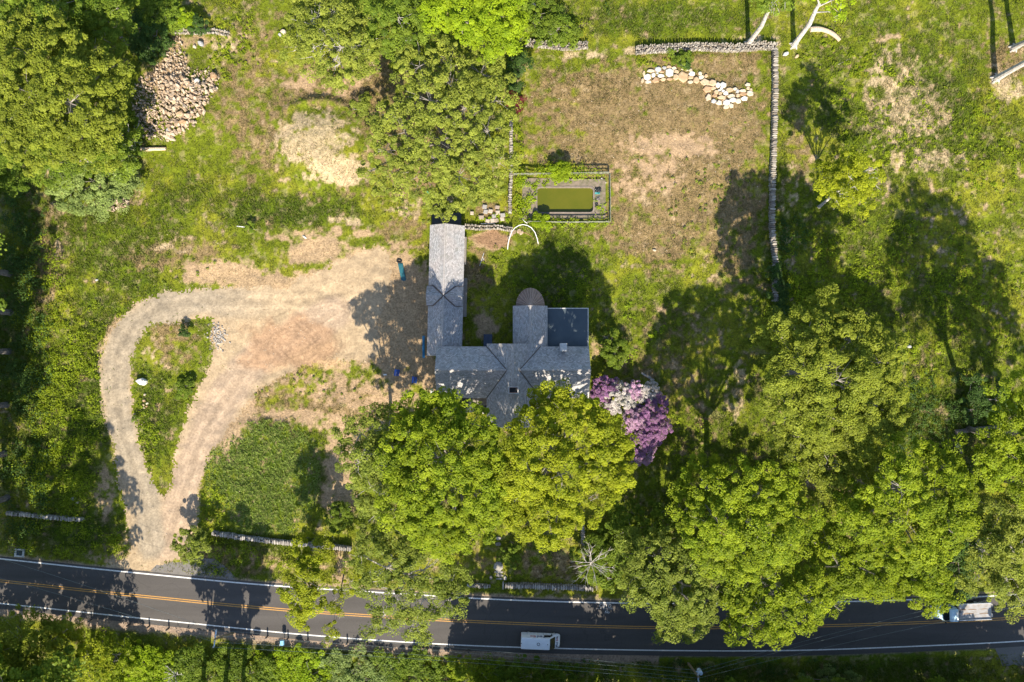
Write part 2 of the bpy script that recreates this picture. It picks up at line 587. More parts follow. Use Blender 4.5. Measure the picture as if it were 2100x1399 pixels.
# ------------------------------------------------------------------ ground cover
# soft patches in photo pixels: (px, py, rx, ry, weight, rot_deg)
SOIL = [(450, 560, 110, 38, 1.2, 0), (640, 520, 90, 34, 1.2, -12), (730, 560, 80, 60, 1.3, 0), (600, 600, 180, 60, 1.4, 0), (640, 480, 130, 18, .8, -6),
        (690, 680, 120, 90, 1.3, 0), (560, 720, 110, 80, 1.4, -35), (470, 850, 60, 120, 1.3, 30), (620, 790, 150, 50, .65, 0), (740, 800, 60, 60, .6, 0),
        (380, 1030, 45, 100, 1.2, 8), (300, 1120, 60, 50, 1.3, 0), (215, 1000, 28, 80, .8, 0), (240, 690, 40, 60, .9, 30), (250, 1150, 80, 22, 1.0, 0),
        (455, 690, 25, 35, 1.0, 0), (640, 860, 130, 22, .9, 8), (700, 930, 40, 90, 1.0, 0), (690, 1020, 45, 50, .9, 0),
        (1003, 493, 46, 22, 1.6, 0), (740, 480, 40, 12, .9, 0), (620, 1160, 80, 22, .95, 4), (700, 1175, 30, 60, .9, 0), (880, 770, 20, 60, 1.0, 0),
        (825, 660, 75, 190, 1.5, 0), (800, 800, 80, 50, .9, 0), (420, 85, 50, 20, .7, 0), (1000, 670, 40, 40, .9, 0), (360, 90, 50, 22, .8, 0), (350, 160, 50, 60, .9, 0), (660, 170, 130, 35, .75, 8),
        (1225, 720, 22, 22, .9, 0), (1340, 360, 90, 60, .7, 0), (1370, 300, 110, 32, .9, 0), (1810, 600, 25, 12, .6, 0), (500, 1150, 30, 20, .5, 0), (700, 1140, 40, 30, .8, 0)]
STRAW = [(655, 300, 100, 75, 1.25, 12), (690, 345, 85, 34, 1.5, 10), (610, 290, 50, 70, 1.1, 0), (740, 150, 60, 40, .5, 0), (1830, 190, 80, 120, .85, 0), (1890, 240, 70, 60, .8, 0), (1890, 330, 140, 35, .7, 0),
         (1800, 350, 70, 60, .6, 0), (2060, 180, 60, 50, .8, 0), (450, 90, 60, 60, .5, 0), (420, 200, 60, 90, .35, 0), (340, 500, 100, 30, .5, 0), (1300, 105, 30, 12, 1.2, 0), (1190, 115, 60, 12, .7, 0), (1330, 380, 60, 50, .6, 0),
         (120, 470, 20, 120, .6, 0), (320, 720, 60, 50, .35, 0), (480, 60, 60, 100, .3, 0), (1620, 430, 26, 160, .5, 0), (1440, 560, 40, 60, .25, 0), (690, 455, 110, 20, .5, 0), (830, 420, 60, 40, .5, 0), (1020, 300, 25, 120, .6, 0),
         (1510, 810, 25, 90, .8, 0), (1050, 1180, 100, 30, .2, 0), (1670, 1050, 30, 40, .7, 0), (1560, 85, 90, 20, .5, 0), (1950, 840, 100, 40, .3, 0)]
BROWN = [(500, 180, 80, 170, .5, 0), (560, 790, 150, 60, .7, 0), (740, 830, 80, 60, .8, 0), (1000, 430, 50, 30, .7, 0), (1300, 230, 260, 110, .95, 0), (1250, 300, 200, 70, .8, 0), (1420, 380, 170, 130, .9, 0), (1460, 300, 120, 120, .8, 0), (1350, 480, 130, 80, .7, 0), (1480, 480, 80, 90, .7, 0), (1420, 130, 150, 40, .7, 0),
         (700, 170, 160, 60, .8, 5), (570, 260, 50, 110, .5, 0), (540, 330, 70, 80, .4, 0), (860, 300, 170, 180, .6, 0), (380, 520, 120, 40, .6, -8), (350, 700, 60, 60, .7, 0), (600, 820, 160, 70, .5, 0), (830, 480, 70, 60, .5, 0),
         (960, 570, 60, 100, .5, 0), (1700, 1000, 60, 60, .8, 0), (1130, 1160, 110, 40, .6, 0), (1360, 780, 160, 160, .3, 0), (980, 1150, 60, 40, .5, 0), (1500, 560, 60, 60, .4, 0), (100, 560, 40, 160, .5, 0), (2070, 130, 50, 60, .6, 0), (520, 1150, 120, 30, .5, 6), (1640, 300, 40, 90, .4, 0)]
LUSH = [(560, 430, 230, 40, .9, 4), (250, 520, 130, 130, .75, 0), (200, 640, 90, 90, .8, 0), (140, 820, 110, 190, .9, 0), (540, 980, 130, 125, 1.0, 0), (320, 860, 45, 130, .8, 0), (1300, 40, 260, 45, .8, 0), (1200, 170, 90, 50, .5, 0),
        (1750, 500, 200, 160, .5, 0), (1900, 220, 170, 200, .75, 0), (1730, 260, 60, 120, .7, 0), (1400, 112, 90, 12, .9, 0), (1600, 330, 16, 200, .5, 0), (1850, 650, 260, 200, .7, 0), (1150, 570, 90, 80, .9, 0), (60, 700, 90, 500, .9, 0), (1340, 700, 120, 160, .4, 0), (1700, 60, 100, 80, .45, 0), (2030, 250, 120, 150, .5, 0), (100, 1100, 160, 60, 1.0, 0),
        (1950, 900, 150, 150, .9, 0), (1500, 950, 160, 160, .6, 0), (1750, 1380, 400, 50, 1.0, 0), (400, 400, 110, 50, .6, 0), (1100, 470, 90, 15, .5, 0), (620, 1130, 200, 30, .6, 5), (450, 1180, 80, 30, .7, 0), (760, 200, 60, 30, .3, 0), (470, 20, 60, 60, .5, 0), (1130, 50, 70, 50, .6, 0)]


def patches(PX, PY, L, wob):
    out = np.zeros(PX.shape)
    for (cx, cy, rx, ry, w, rot) in L:
        a = math.radians(rot)
        dx = PX - cx; dy = PY - cy
        u = (dx * math.cos(a) + dy * math.sin(a)) / rx
        v = (-dx * math.sin(a) + dy * math.cos(a)) / ry
        d = np.sqrt(u * u + v * v)
        out = np.maximum(out, w * (1 - sstep(0.35, 1.25, d + wob)))
    return out


DRIVE_OUT = [(205, 1163), (245, 1152), (275, 1138), (262, 1090), (255, 1040), (236, 960), (226, 900), (210, 840), (203, 790), (204, 740), (215, 700), (245, 655), (290, 617), (345, 600), (430, 592), (520, 594), (590, 585), (650, 560), (700, 530), (740, 515), (790, 508), (806, 560), (790, 620), (775, 660), (778, 725), (750, 738), (700, 736), (655, 740), (590, 762), (535, 795), (492, 850), (455, 900), (425, 940), (410, 1010), (408, 1080), (392, 1110), (420, 1146), (340, 1152), (315, 1170), (300, 1176)]
ISLAND = [(268, 770), (276, 702), (312, 668), (370, 655), (432, 658), (446, 690), (428, 760), (398, 812), (376, 870), (357, 940), (352, 1010), (338, 1026), (322, 1008), (300, 960), (286, 900), (272, 830)]

C_BASE = np.array([0.122, 0.150, 0.010]); C_YEL = np.array([0.205, 0.210, 0.018]); C_LUSH = np.array([0.050, 0.094, 0.006])
C_STRAW = np.array([0.46, 0.35, 0.21]); C_BROWN = np.array([0.23, 0.155, 0.08]); C_SOIL = np.array([0.37, 0.255, 0.15]); C_MULCH = np.array([0.24, 0.14, 0.08])


def cover(x, y):
    PX = 1050 + S * x; PY = 700 - S * y
    n1 = fbm(x, y, 6, 4, 1) - 0.5; n2 = fbm(x, y, 1.6, 4, 2) - 0.5; n3 = fbm(x, y, 0.7, 3, 4) - 0.5
    wob = n1 * 1.0 + n2 * 0.9
    soil = patches(PX, PY, SOIL, wob); straw = patches(PX, PY, STRAW, wob); brown = patches(PX, PY, BROWN, wob); lush = patches(PX, PY, LUSH, wob)
    g = n2 * 1.3 + n3 * 1.6
    c = C_BASE[None] * np.ones((x.size, 1))
    def mx(c, k, w): return c * (1 - w[:, None]) + k * w[:, None]
    c = mx(c, C_YEL, sstep(-0.1, 0.5, n1 * 2 + n2))
    c = mx(c, C_LUSH * 1.25, sstep(0.15, 0.55, n3 * 2.0 + n2) * 0.8)
    c = mx(c, C_LUSH, np.clip(lush - 0.15 + g * 0.6, 0, 1) * 0.75)
    c = mx(c, C_BROWN, sstep(0.15, 0.6, brown * 0.9 + g * 0.8) * 0.9)
    c = mx(c, C_STRAW, (1 - sstep(.25, .33, fbm(x, y, .8, 2, 41))) * .25)
    c = mx(c, C_STRAW, sstep(0.35, 0.7, straw * 0.8 + g * 0.75 + n1 * 0.4) * 0.9)
    c = mx(c, C_SOIL, sstep(0.35, 0.75, soil * 0.9 + g * 0.7) * 0.95)
    # road shoulder, south side
    sh = PY - line_y(S_LINE, PX)
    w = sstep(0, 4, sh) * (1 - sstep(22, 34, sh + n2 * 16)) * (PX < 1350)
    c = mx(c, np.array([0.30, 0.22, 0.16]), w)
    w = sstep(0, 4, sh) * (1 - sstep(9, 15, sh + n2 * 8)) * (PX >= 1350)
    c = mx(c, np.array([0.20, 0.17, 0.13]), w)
    shn = line_y(N_LINE, PX) - PY
    w = sstep(0, 4, shn) * (1 - sstep(6, 13, shn + n2 * 14))
    c = mx(c, np.array([0.34, 0.25, 0.17]), w)
    # mulch bed
    d = ((PX - 1005) / 44) ** 2 + ((PY - 492) / 20) ** 2
    c = mx(c, C_MULCH, (1 - sstep(0.5, 1.2, d + n2 * 2.2)) * .8)
    # reddish tyre-scored soil
    d = np.hypot((PX - 625) / 75, (PY - 705) / 55)
    c = mx(c, np.array([0.43, 0.26, 0.135]), (1 - sstep(0.6, 1.2, d + n2 * .8)) * 0.7)
    bare = np.clip(sstep(0.35, 0.75, soil * 0.9 + g * 0.7) + sstep(0.5, .9, straw * .75 + g * .95) * 0.3, 0, 1)
    return c, bare, lush


# ground sheet
step = 0.2
xs = np.arange(-86, 86.01, step); ys = np.arange(-58, 58.01, step)
nx, ny = len(xs), len(ys)
X, Y = np.meshgrid(xs, ys)
xf, yf = X.ravel(), Y.ravel()
Z = gh(xf, yf)
# pool basin
edge = np.maximum(np.abs(xf) / 86, np.abs(yf) / 58)
Z = Z * (1 - sstep(0.96, 1.0, edge))
PXf = 1050 + S * xf; PYf = 700 - S * yf
pool = (np.abs(PXf - 1159) < 58) & (np.abs(PYf - 411) < 25)
Z = np.where(pool, -1.2, Z)
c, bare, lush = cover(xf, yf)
V = np.stack([xf, yf, Z], 1)
i = np.arange(nx - 1)[None, :] + (np.arange(ny - 1) * nx)[:, None]
i = i.ravel()
F = np.stack([i, i + 1, i + nx + 1, i + nx], 1)
# outer skirt to the horizon
R = 1800
ring = np.array([[-86, -58, 0], [86, -58, 0], [86, 58, 0], [-86, 58, 0], [-R, -R, 0], [R, -R, 0], [R, R, 0], [-R, R, 0]], float)
n0 = len(V)
V = np.concatenate([V, ring])
F2 = np.array([[4, 5, 1, 0], [5, 6, 2, 1], [6, 7, 3, 2], [7, 4, 0, 3]]) + n0
c = np.concatenate([c, np.tile(C_BASE[None] * 0.8, (8, 1))])
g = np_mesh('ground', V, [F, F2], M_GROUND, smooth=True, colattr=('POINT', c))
tag(g, kind='structure')

# driveway sheet, ragged edges, following the ground
cxs = 0.5 * (xs[:-1] + xs[1:]); cys = 0.5 * (ys[:-1] + ys[1:])
CX, CY = np.meshgrid(cxs, cys)
wobx = (fbm(CX, CY, 1.5, 4, 8) - 0.5) * 24 + (rng.random(CX.shape) - .5) * 9; woby = (fbm(CX, CY, 1.5, 4, 9) - 0.5) * 24 + (rng.random(CX.shape) - .5) * 9
PX = 1050 + S * CX; PY = 700 - S * CY
md = inpoly(PX + wobx, PY + woby, DRIVE_OUT) & ~inpoly(PX + wobx, PY + woby, ISLAND) & (PY < line_y(N_LINE, PX) - 6)


def sheet(name, mask, lift, mat, colour):
    sel = F[mask.ravel()]
    u, inv = np.unique(sel, return_inverse=True)
    v = V[u].copy(); v[:, 2] += lift
    cc = colour(v[:, 0], v[:, 1])
    o = np_mesh(name, v, inv.reshape(-1, 4), mat, smooth=True, colattr=('POINT', cc))
    tag(o, kind='structure')
    return o


def dist_poly(PX, PY, pts):
    d = np.full(PX.shape, 1e9)
    for (x1, y1), (x2, y2) in zip(pts[:-1], pts[1:]):
        L2 = (x2 - x1) ** 2 + (y2 - y1) ** 2
        t = np.clip(((PX - x1) * (x2 - x1) + (PY - y1) * (y2 - y1)) / L2, 0, 1)
        d = np.minimum(d, np.hypot(PX - x1 - t * (x2 - x1), PY - y1 - t * (y2 - y1)))
    return d


LOOP_L = [(310, 1120), (298, 1040), (268, 940), (245, 860), (236, 780), (242, 720), (275, 665), (330, 630), (420, 618), (520, 620), (640, 620), (720, 600)]
LOOP_R = [(340, 1120), (378, 1020), (405, 920), (440, 850), (480, 790), (530, 730), (600, 690), (690, 640)]


def drive_col(x, y):
    PX = 1050 + S * x; PY = 700 - S * y
    n = fbm(x, y, 3, 4, 11) - .5; n2 = fbm(x, y, 0.8, 3, 12) - .5
    pale = np.array([0.37, 0.275, 0.17]); grey = np.array([0.28, 0.23, 0.165]); orange = np.array([0.36, 0.22, 0.125]); pink = np.array([0.34, 0.25, 0.175])
    c = pale[None] * np.ones((x.size, 1))
    def mx(c, k, w): return c * (1 - w[:, None]) + k * w[:, None]
    dl = dist_poly(PX, PY, LOOP_L); dr = dist_poly(PX, PY, LOOP_R)
    c = mx(c, pink, (1 - sstep(24, 46, dr + n * 30)) * .8)
    c = mx(c, grey, (1 - sstep(20, 38, dl + n * 30)) * (1 - sstep(380, 640, PX)) * .9)
    # wheel tracks
    for d in (dl, dr):
        tr = np.exp(-((np.abs(d - 11 + n * 6)) / 4.0) ** 2)
        c = c * (1 + 0.14 * tr[:, None]) * (1 - .09 * np.exp(-((d - 1 + n * 5) / 5.0) ** 2)[:, None])
        c = c * (1 + .05 * np.sin(d * .8 + n * 22)[:, None] * (d < 34)[:, None])
    w = 1 - sstep(0.75, 1.25, np.hypot((PX - 600) / 95, (PY - 710) / 58) + n * 1.2)
    c = mx(c, orange, w * .75)
    # overlapping tyre arcs
    for (ax, ay, R, a0, a1) in ((628, 700, 62, 20, 170), (640, 690, 84, 30, 140), (600, 715, 48, 150, 300), (655, 705, 40, -60, 90), (620, 720, 30, 0, 200), (560, 640, 120, 20, 80), (700, 660, 90, 60, 170), (610, 700, 74, 190, 260), (520, 760, 150, -60, -10)):
        r = np.hypot(PX - ax, (PY - ay) / .8) + n * 10
        th = np.degrees(np.arctan2(PY - ay, PX - ax))
        th = np.where(th < a0 - 20, th + 360, th)
        on = sstep(a0, a0 + 15, th) * (1 - sstep(a1 - 15, a1, th))
        tr = np.exp(-((np.abs(r - R) - 5) / 2.4) ** 2) * on * (.6 + n2)
        c = c * (1 - .34 * tr[:, None]) 
    a = (PX * 0.74 - PY * 0.67) + n * 20
    scr = (np.sin(a / 2.2) * .5 + .5) ** 3 * np.exp(-(((PX - 545) / 60) ** 2 + ((PY - 700) / 50) ** 2))
    c = c * (1 - 0.12 * scr[:, None])
    c = c * (1 + n2[:, None] * 0.35)
    return np.clip(c, 0.02, 0.8)


sheet('gravel_driveway', md, 0.015, M_GRAVEL, drive_col)


# ------------------------------------------------------------------ road
def strip(name, A, B, z, mat, offA=0, offB=0):
    """strip between two photo polylines (A north, B south), dense"""
    px = np.concatenate([np.linspace(-9000, -700, 12)[:-1], np.linspace(-700, 2800, 120), np.linspace(2800, 11000, 12)[1:]])
    ya = line_y(A, px) + offA; yb = line_y(B, px) + offB
    v = []; f = []
    for k, p in enumerate(px):
        for yy in (ya[k], yb[k]):
            x, y = W(p, yy); v.append((x, y, z))
    for k in range(len(px) - 1):
        f.append((2 * k, 2 * k + 1, 2 * k + 3, 2 * k + 2))
    o = np_mesh(name, np.array(v), np.array(f), mat)
    return o


def smooth_line(L):
    xs_ = np.array([p[0] for p in L], float); ys_ = np.array([p[1] for p in L], float)
    q = np.linspace(-600, 2700, 200); yq = np.interp(q, xs_, ys_)
    k = np.ones(15) / 15
    yp = np.pad(yq, 7, mode='edge'); ys2 = np.convolve(yp, k, 'valid')
    ys2[:8] = yq[:8]; ys2[-8:] = yq[-8:]
    return [(-9000, L[0][1])] + list(zip(q, ys2)) + [(11000, L[-1][1])]


N_LINE = smooth_line(N_LINE); S_LINE = smooth_line(S_LINE); C_LINE = smooth_line(C_LINE)
tag(strip('road', N_LINE, S_LINE, 0.03, M_ASPHALT, -5, 11), kind='structure')
tag(strip('road_edge_line', N_LINE, N_LINE, 0.036, M_WHITE_LINE, -1.3, 1.3), kind='structure')
tag(strip('road_edge_line', S_LINE, S_LINE, 0.036, M_WHITE_LINE, -1.2, 1.2), kind='structure')
tag(strip('road_centre_line', C_LINE, C_LINE, 0.036, M_YELLOW_LINE, -2.9, -1.2), kind='structure')
tag(strip('road_centre_line', C_LINE, C_LINE, 0.036, M_YELLOW_LINE, 1.2, 2.9), kind='structure')


def poly_sheet(name, pts, z, mat):
    mb = MB()
    mb.prism([W(*p) for p in reversed(pts)], 'z', z - 0.2, z)
    o = mb.build(name, mat)
    return tag(o, kind='structure')


poly_sheet('driveway_apron', [(308, 1172), (322, 1158), (338, 1150), (372, 1147), (412, 1145), (440, 1147), (462, 1162), (486, 1188), (486, 1193), (400, 1185)], 0.026, M_ASPHALT_OLD)
poly_sheet('side_road', [(2040, 1330), (2050, 1350), (2058, 1372), (2066, 1420), (2100, 1700), (2300, 1700), (2300, 1300)], 0.026, M_ASPHALT_OLD)

# ------------------------------------------------------------------ house
def gable(mb, axis, a0, a1, e1, e2, r, ze, zr, th=0.16, ze2=None):
    if ze2 is None: ze2 = ze
    mb.prism([(e1, ze), (r, zr), (e2, ze2), (e2, ze2 - th), (r, zr - th), (e1, ze - th)], axis, a0, a1)


def gable_body(mb, axis, a0, a1, e1, e2, r, ze, zr, z0=-0.4):
    """walls under a gable roof; e1<e2; heights follow the roof underside"""
    m = (zr - ze)
    mb.prism([(e1, z0), (e2, z0), (e2, ze - 0.1), (r, zr - 0.22), (e1, ze - 0.1)], axis, a0, a1)


def window(parent, cx, cy, cz, nx, ny, w=0.9, h=1.3):
    """framed window on a wall facing (nx,ny)"""
    tx, ty = -ny, nx
    def M(p): return (cx + tx * p[0] + nx * p[1], cy + ty * p[0] + ny * p[1], cz + p[2])
    f = MB(); t = 0.09
    f.box(-w / 2 - t, -w / 2, -.02, .05, -h / 2 - t, h / 2 + t, M=M)
    f.box(w / 2, w / 2 + t, -.02, .05, -h / 2 - t, h / 2 + t, M=M)
    f.box(-w / 2, w / 2, -.02, .05, h / 2, h / 2 + t, M=M)
    f.box(-w / 2, w / 2, -.02, .08, -h / 2 - t, -h / 2, M=M)
    f.box(-w / 2, w / 2, -.02, .035, -.025, .025, M=M)
    f.box(-.02, .02, -.02, .03, -h / 2, -.025, M=M); f.box(-.02, .02, -.02, .03, .025, h / 2, M=M)
    o = f.build('window', M_TRIM, parent)
    g = MB().box(-w / 2, w / 2, -.02, .012, -h / 2, h / 2, M=M)
    g.build('pane', M_GLASS, o)
    return o


def door(parent, cx, cy, z0, nx, ny, w=1.0, h=2.05, mat=None):
    tx, ty = -ny, nx
    def M(p): return (cx + tx * p[0] + nx * p[1], cy + ty * p[0] + ny * p[1], z0 + p[2])
    f = MB(); f.box(-w / 2, w / 2, -.02, .05, 0, h, M=M)
    for q in (-1, 1): f.box(q * w / 4 - w * .17, q * w / 4 + w * .17, .05, .07, .25, h * .45, M=M); f.box(q * w / 4 - w * .17, q * w / 4 + w * .17, .05, .07, h * .52, h - .2, M=M)
    o = f.build('door', mat or M_DOOR, parent)
    k = MB(); k.tube([M((w * .38, .05, 1.0)), M((w * .38, .12, 1.0))], .035); k.build('handle', M_METAL, o)
    fr = MB(); fr.box(-w / 2 - .1, -w / 2, -.02, .08, 0, h + .1, M=M); fr.box(w / 2, w / 2 + .1, -.02, .08, 0, h + .1, M=M); fr.box(-w / 2, w / 2, -.02, .08, h, h + .1, M=M)
    fr.build('frame', M_TRIM, o)


house = thing('house', 'large grey shingled house with crossing gable roofs, a half-round bay and a black flat-roofed annex', 'house')
EZ, RZ = 5.0, 7.6
HX0, HX1, HY0, HY1, HR = -10.5, 10.72, -7.97, -0.76, -3.95
mb = MB(); gable(mb, 'x', HX0, HX1, HY0, HY1, HR, EZ, RZ); mb.build('roof', M_ROOF_EW, house)
mb = MB(); gable_body(mb, 'x', HX0 + .3, HX1 - .3, HY0 + .35, HY1 - .35, HR, EZ, RZ); mb.build('wall', M_WALL, house)
CX0, CX1, CR, CZ = -3.54, 3.98, 0.14, 8.35
mb = MB(); gable(mb, 'y', -11.75, -0.36, CX0, CX1, CR, EZ + .02, CZ); mb.build('cross_gable_roof', M_ROOF_NS, house)
mb = MB(); gable_body(mb, 'y', -11.45, -0.7, CX0 + .35, CX1 - .35, CR, EZ, CZ); mb.build('cross_gable_wall', M_WALL, house)
mb = MB(); gable(mb, 'y', -1.9, 4.94, .12, 5.0, 2.52, 4.3, 6.15); mb.build('wing_roof', M_ROOF_NS, house)
mb = MB(); gable_body(mb, 'y', -1.5, 4.66, .4, 4.7, 2.52, 4.3, 6.15); mb.build('wing_wall', M_WALL, house)
# white rake boards on the street gable
mb = MB(); mb.prism([(CX0 - .03, EZ - .2), (CR, CZ - .18), (CX1 + .03, EZ - .2), (CX1 + .03, EZ + .04), (CR, CZ + .06), (CX0 - .03, EZ + .04)], 'y', -11.83, -11.752); mb.build('rake_board', M_TRIM, house)
# ridge caps
def ridge(p, q, w=0.16, mat=M_RIDGE, name='ridge_cap', parent=house):
    b = MB(); b.tube([p, q], w, 6); b.build(name, mat, parent)
ridge((HX0, HR, RZ - .05), (-.75, HR, RZ - .05)); ridge((1.05, HR, RZ - .05), (HX1, HR, RZ - .05))
ridge((CR, -11.74, CZ - .05), (CR, -.37, CZ - .05)); ridge((2.52, -.9, 6.1), (2.52, 4.93, 6.1))
# valleys where the roofs meet
def zcross(x): return CZ - (CZ - EZ) * abs(x - CR) / ((CR - CX0) if x < CR else (CX1 - CR))
def zmain(y): return RZ - (RZ - EZ) * abs(y - HR) / ((HR - HY0) if y < HR else (HY1 - HR))
for sx in (-1, 1):
    xe = CX0 if sx < 0 else CX1
    xr = CR + (RZ - CZ) / (EZ - CZ) * (xe - CR)
    for ye in (HY0, HY1):
        ridge((xe, ye, EZ + .0), (xr, HR, RZ + .0), .085, M_VALLEY, 'valley_flashing')
# half-round bay with a segmented metal roof
bc = (2.58, 4.9); brx, bry = 2.05, 2.62
NB = 14
rim = [(bc[0] + brx * math.cos(PI * k / NB), bc[1] + bry * math.sin(PI * k / NB)) for k in range(NB + 1)]
mb = MB()
ap = (bc[0], bc[1] - .1, 5.75)
for k in range(NB):
    a, b2 = rim[k], rim[k + 1]
    mb.add([(a[0], a[1], 3.7), (b2[0], b2[1], 3.7), ap, (a[0], a[1], 3.6), (b2[0], b2[1], 3.6)], [(0, 1, 2), (4, 3, 0), (4, 0, 1)][:1] + [(0, 3, 4, 1)], None)
mb.build('bay_roof', M_COPPER, house)
mb = MB()
for k in range(1, NB): mb.tube([(rim[k][0], rim[k][1], 3.72), (ap[0], ap[1], 5.76)], .03, 4)
mb.build('standing_seam', basic('seam', (0.40, 0.30, 0.26), 0.6), house)
mb = MB(); mb.prism([(bc[0] + (x - bc[0]) * .88, bc[1] + (y - bc[1]) * .88) for x, y in rim], 'z', -.3, 3.62); mb.build('bay_wall', M_WALL, house)
# flat annex
mb = MB(); mb.box(5.02, 10.7, -.9, 4.56, 3.45, 3.6); mb.build('flat_roof', M_FLAT, house)
mb = MB(); mb.box(10.7, 10.82, -.9, 4.68, 3.4, 3.68); mb.box(5.02, 10.7, 4.56, 4.68, 3.4, 3.68); mb.build('roof_edge_trim', M_STUCCO, house)
mb = MB(); mb.box(4.8, 10.5, -1.0, 4.4, -.3, 3.45); mb.build('annex_wall', M_WALL, house)
mb = MB(); mb.box(5.02, 10.68, 1.85, 1.89, 3.6, 3.612); mb.box(5.02, 10.68, .05, .09, 3.6, 3.612); mb.build('membrane_seam', basic('seam_tape', (.06, .08, .10), .6), house)
# chimneys
mb = MB(); mb.rbox(7.05, -.85, 5.4, .82, 1.0, 3.4, .04); ch = mb.build('chimney', M_STUCCO, house)
mb = MB(); mb.rbox(7.05, -.85, 7.14, .92, 1.1, .09, .02); mb.build('cap', M_STUCCO, ch)
mb = MB(); mb.box(-.4, .78, -6.95, -6.15, 6.0, 9.3); ch = mb.build('chimney', M_BRICK, house); ch['label'] = 'brick centre chimney with open dark top'
mb = MB()
mb.box(-.47, .85, -7.02, -6.93, 9.3, 9.42); mb.box(-.47, .85, -6.17, -6.08, 9.3, 9.42); mb.box(-.47, -.36, -6.93, -6.17, 9.3, 9.42); mb.box(.74, .85, -6.93, -6.17, 9.3, 9.42)
mb.build('rim', M_STUCCO, ch)
mb = MB(); mb.box(-.3, .7, -6.85, -6.25, 9.3, 9.31); mb.build('flue', M_DARK, ch)
# porch roofs tucked on the street side
mb = MB(); mb.box(-9.4, -3.2, -10.15, -7.7, 2.95, 3.07); mb.build('porch_roof', M_PORCH, house)
mb = MB(); mb.box(-5.55, -3.62, -9.15, -8.05, 3.07, 3.2, ); mb.build('porch_hatch', basic('weathered_board', (.30, .25, .20), .8), house)
mb = MB(); mb.box(-4.3, -3.55, -10.6, -9.75, .3, .55); mb.build('step', M_STUCCO, house)
for px_ in (-9.2, -6.4, -3.9):
    mb = MB(); mb.rbox(px_, -9.95, 1.3, .16, .16, 3.3, .02); mb.build('porch_post', M_TRIM, house)
mb = MB(); mb.box(-9.4, -3.2, -10.1, -7.6, -.2, .3); mb.build('porch_floor', basic('porch_boards', (.25, .22, .19), .8), house)
for x_ in (-8.6, -6.2): window(house, x_, -7.62, 1.9, 0, -1)
for x_ in (5.0, 7.0, 9.2): window(house, x_, -7.62, 1.6, 0, -1); window(house, x_, -7.62, 3.9, 0, -1, .9, 1.1)
for x_ in (-9.0, -6.8, -5.0): window(house, x_, -7.62, 4.1, 0, -1, .9, 1.1)
for x_ in (-1.7, 2.1): window(house, x_, -11.45, 3.9, 0, -1); window(house, x_, -11.45, 1.6, 0, -1)
window(house, .2, -11.45, 6.2, 0, -1, .8, 1.1)
door(house, .2, -11.45, .1, 0, -1)
for y_ in (-6.3, -4.0, -2.0): window(house, 10.42, y_, 1.6, 1, 0); window(house, 10.42, y_, 3.9, 1, 0, .9, 1.1); window(house, -10.2, y_, 1.7, -1, 0)
window(house, -10.2, -4.0, 4.6, -1, 0)
for y_ in (.5, 3.0): window(house, 10.5, y_, 1.7, 1, 0, 1.2, 1.4)
for x_ in (6.6, 9.0): window(house, x_, 4.4, 1.7, 0, 1, 1.2, 1.4)
for x_ in (-6.5, -1.8): window(house, x_, -1.11, 3.6, 0, 1, .9, 1.1)
door(house, -1.6, -1.11, .1, 0, 1)
window(house, .4, 2.6, 2.0, -1, 0)
# cellar hatch
t = thing('cellar_hatch', 'navy blue sloping cellar hatch against the north side of the house', 'hatch', (-3.52, .0, 0))
mb = MB(); mb.prism([(-.75, 0), (1.0, 0), (1.0, .35), (-.75, 1.0)][::1], 'x', -.62, .62); mb.build('frame', M_NAVY, t)
mb = MB()
for q in (-1, 1): mb.add([(q * .3 - .27, -.7, 1.03), (q * .3 + .27, -.7, 1.03), (q * .3 + .27, .95, .42), (q * .3 - .27, .95, .42), (q * .3 - .27, -.7, .99), (q * .3 + .27, -.7, .99), (q * .3 + .27, .95, .38), (q * .3 - .27, .95, .38)], [(0, 1, 2, 3), (7, 6, 5, 4), (0, 4, 5, 1), (1, 5, 6, 2), (2, 6, 7, 3), (3, 7, 4, 0)])
mb.build('leaf', M_NAVY, t)

# ------------------------------------------------------------------ barn
barn = thing('barn', 'long narrow grey shingled barn with a small cross gable, beside the house', 'barn', (-9.42, 7.2, 0), math.radians(-1.35))
BL0, BL1 = -9.25, 9.25      # local y
be1, be2, bz, br = -2.46, 2.50, 3.1, 4.75
mb = MB(); gable(mb, 'y', BL0, BL1, be1, be2, -.15, bz, br); mb.build('roof', M_ROOF_NS, barn)
mb = MB(); gable_body(mb, 'y', BL0 + .2, BL1 - .2, be1 + .25, be2 - .2, -.15, bz, br); mb.build('wall', M_WALL, barn)
mb = MB(); gable(mb, 'x', -2.62, 2.45, -2.25, .55, -.85, 3.75, br + .03); mb.build('cross_gable_roof', M_ROOF_EW, barn)
mb = MB(); gable_body(mb, 'x', -2.3, 2.25, -2.05, .35, -.85, 3.75, br, 2.2); mb.build('cross_gable_wall', M_WALL, barn)
ridge((-.15, BL0, br - .04), (-.15, BL1, br - .04), .12, M_RIDGE, 'ridge_cap', barn)
for sx in (-1, 1):
    for ye in (-2.25, .55):
        ridge((sx * 1.55 - .15, ye, 3.78), (-.15, -.85, br + .03), .1, M_VALLEY, 'valley_flashing', barn)
        ridge((sx * 1.55 - .15, ye, 3.78), (sx * 2.5, ye, 3.7), .06, M_VALLEY, 'valley_flashing', barn)
mb = MB(); mb.box(-2.44, 2.48, -9.33, -9.252, 2.95, 3.12); mb.build('fascia', M_TRIM, barn)
mb = MB(); mb.box(2.32, 2.85, -3.6, 2.0, -.3, .9); mb.box(2.32, 2.62, 4.0, 8.0, -.3, .7); mb.build('foundation', M_GREYSTONE, barn)
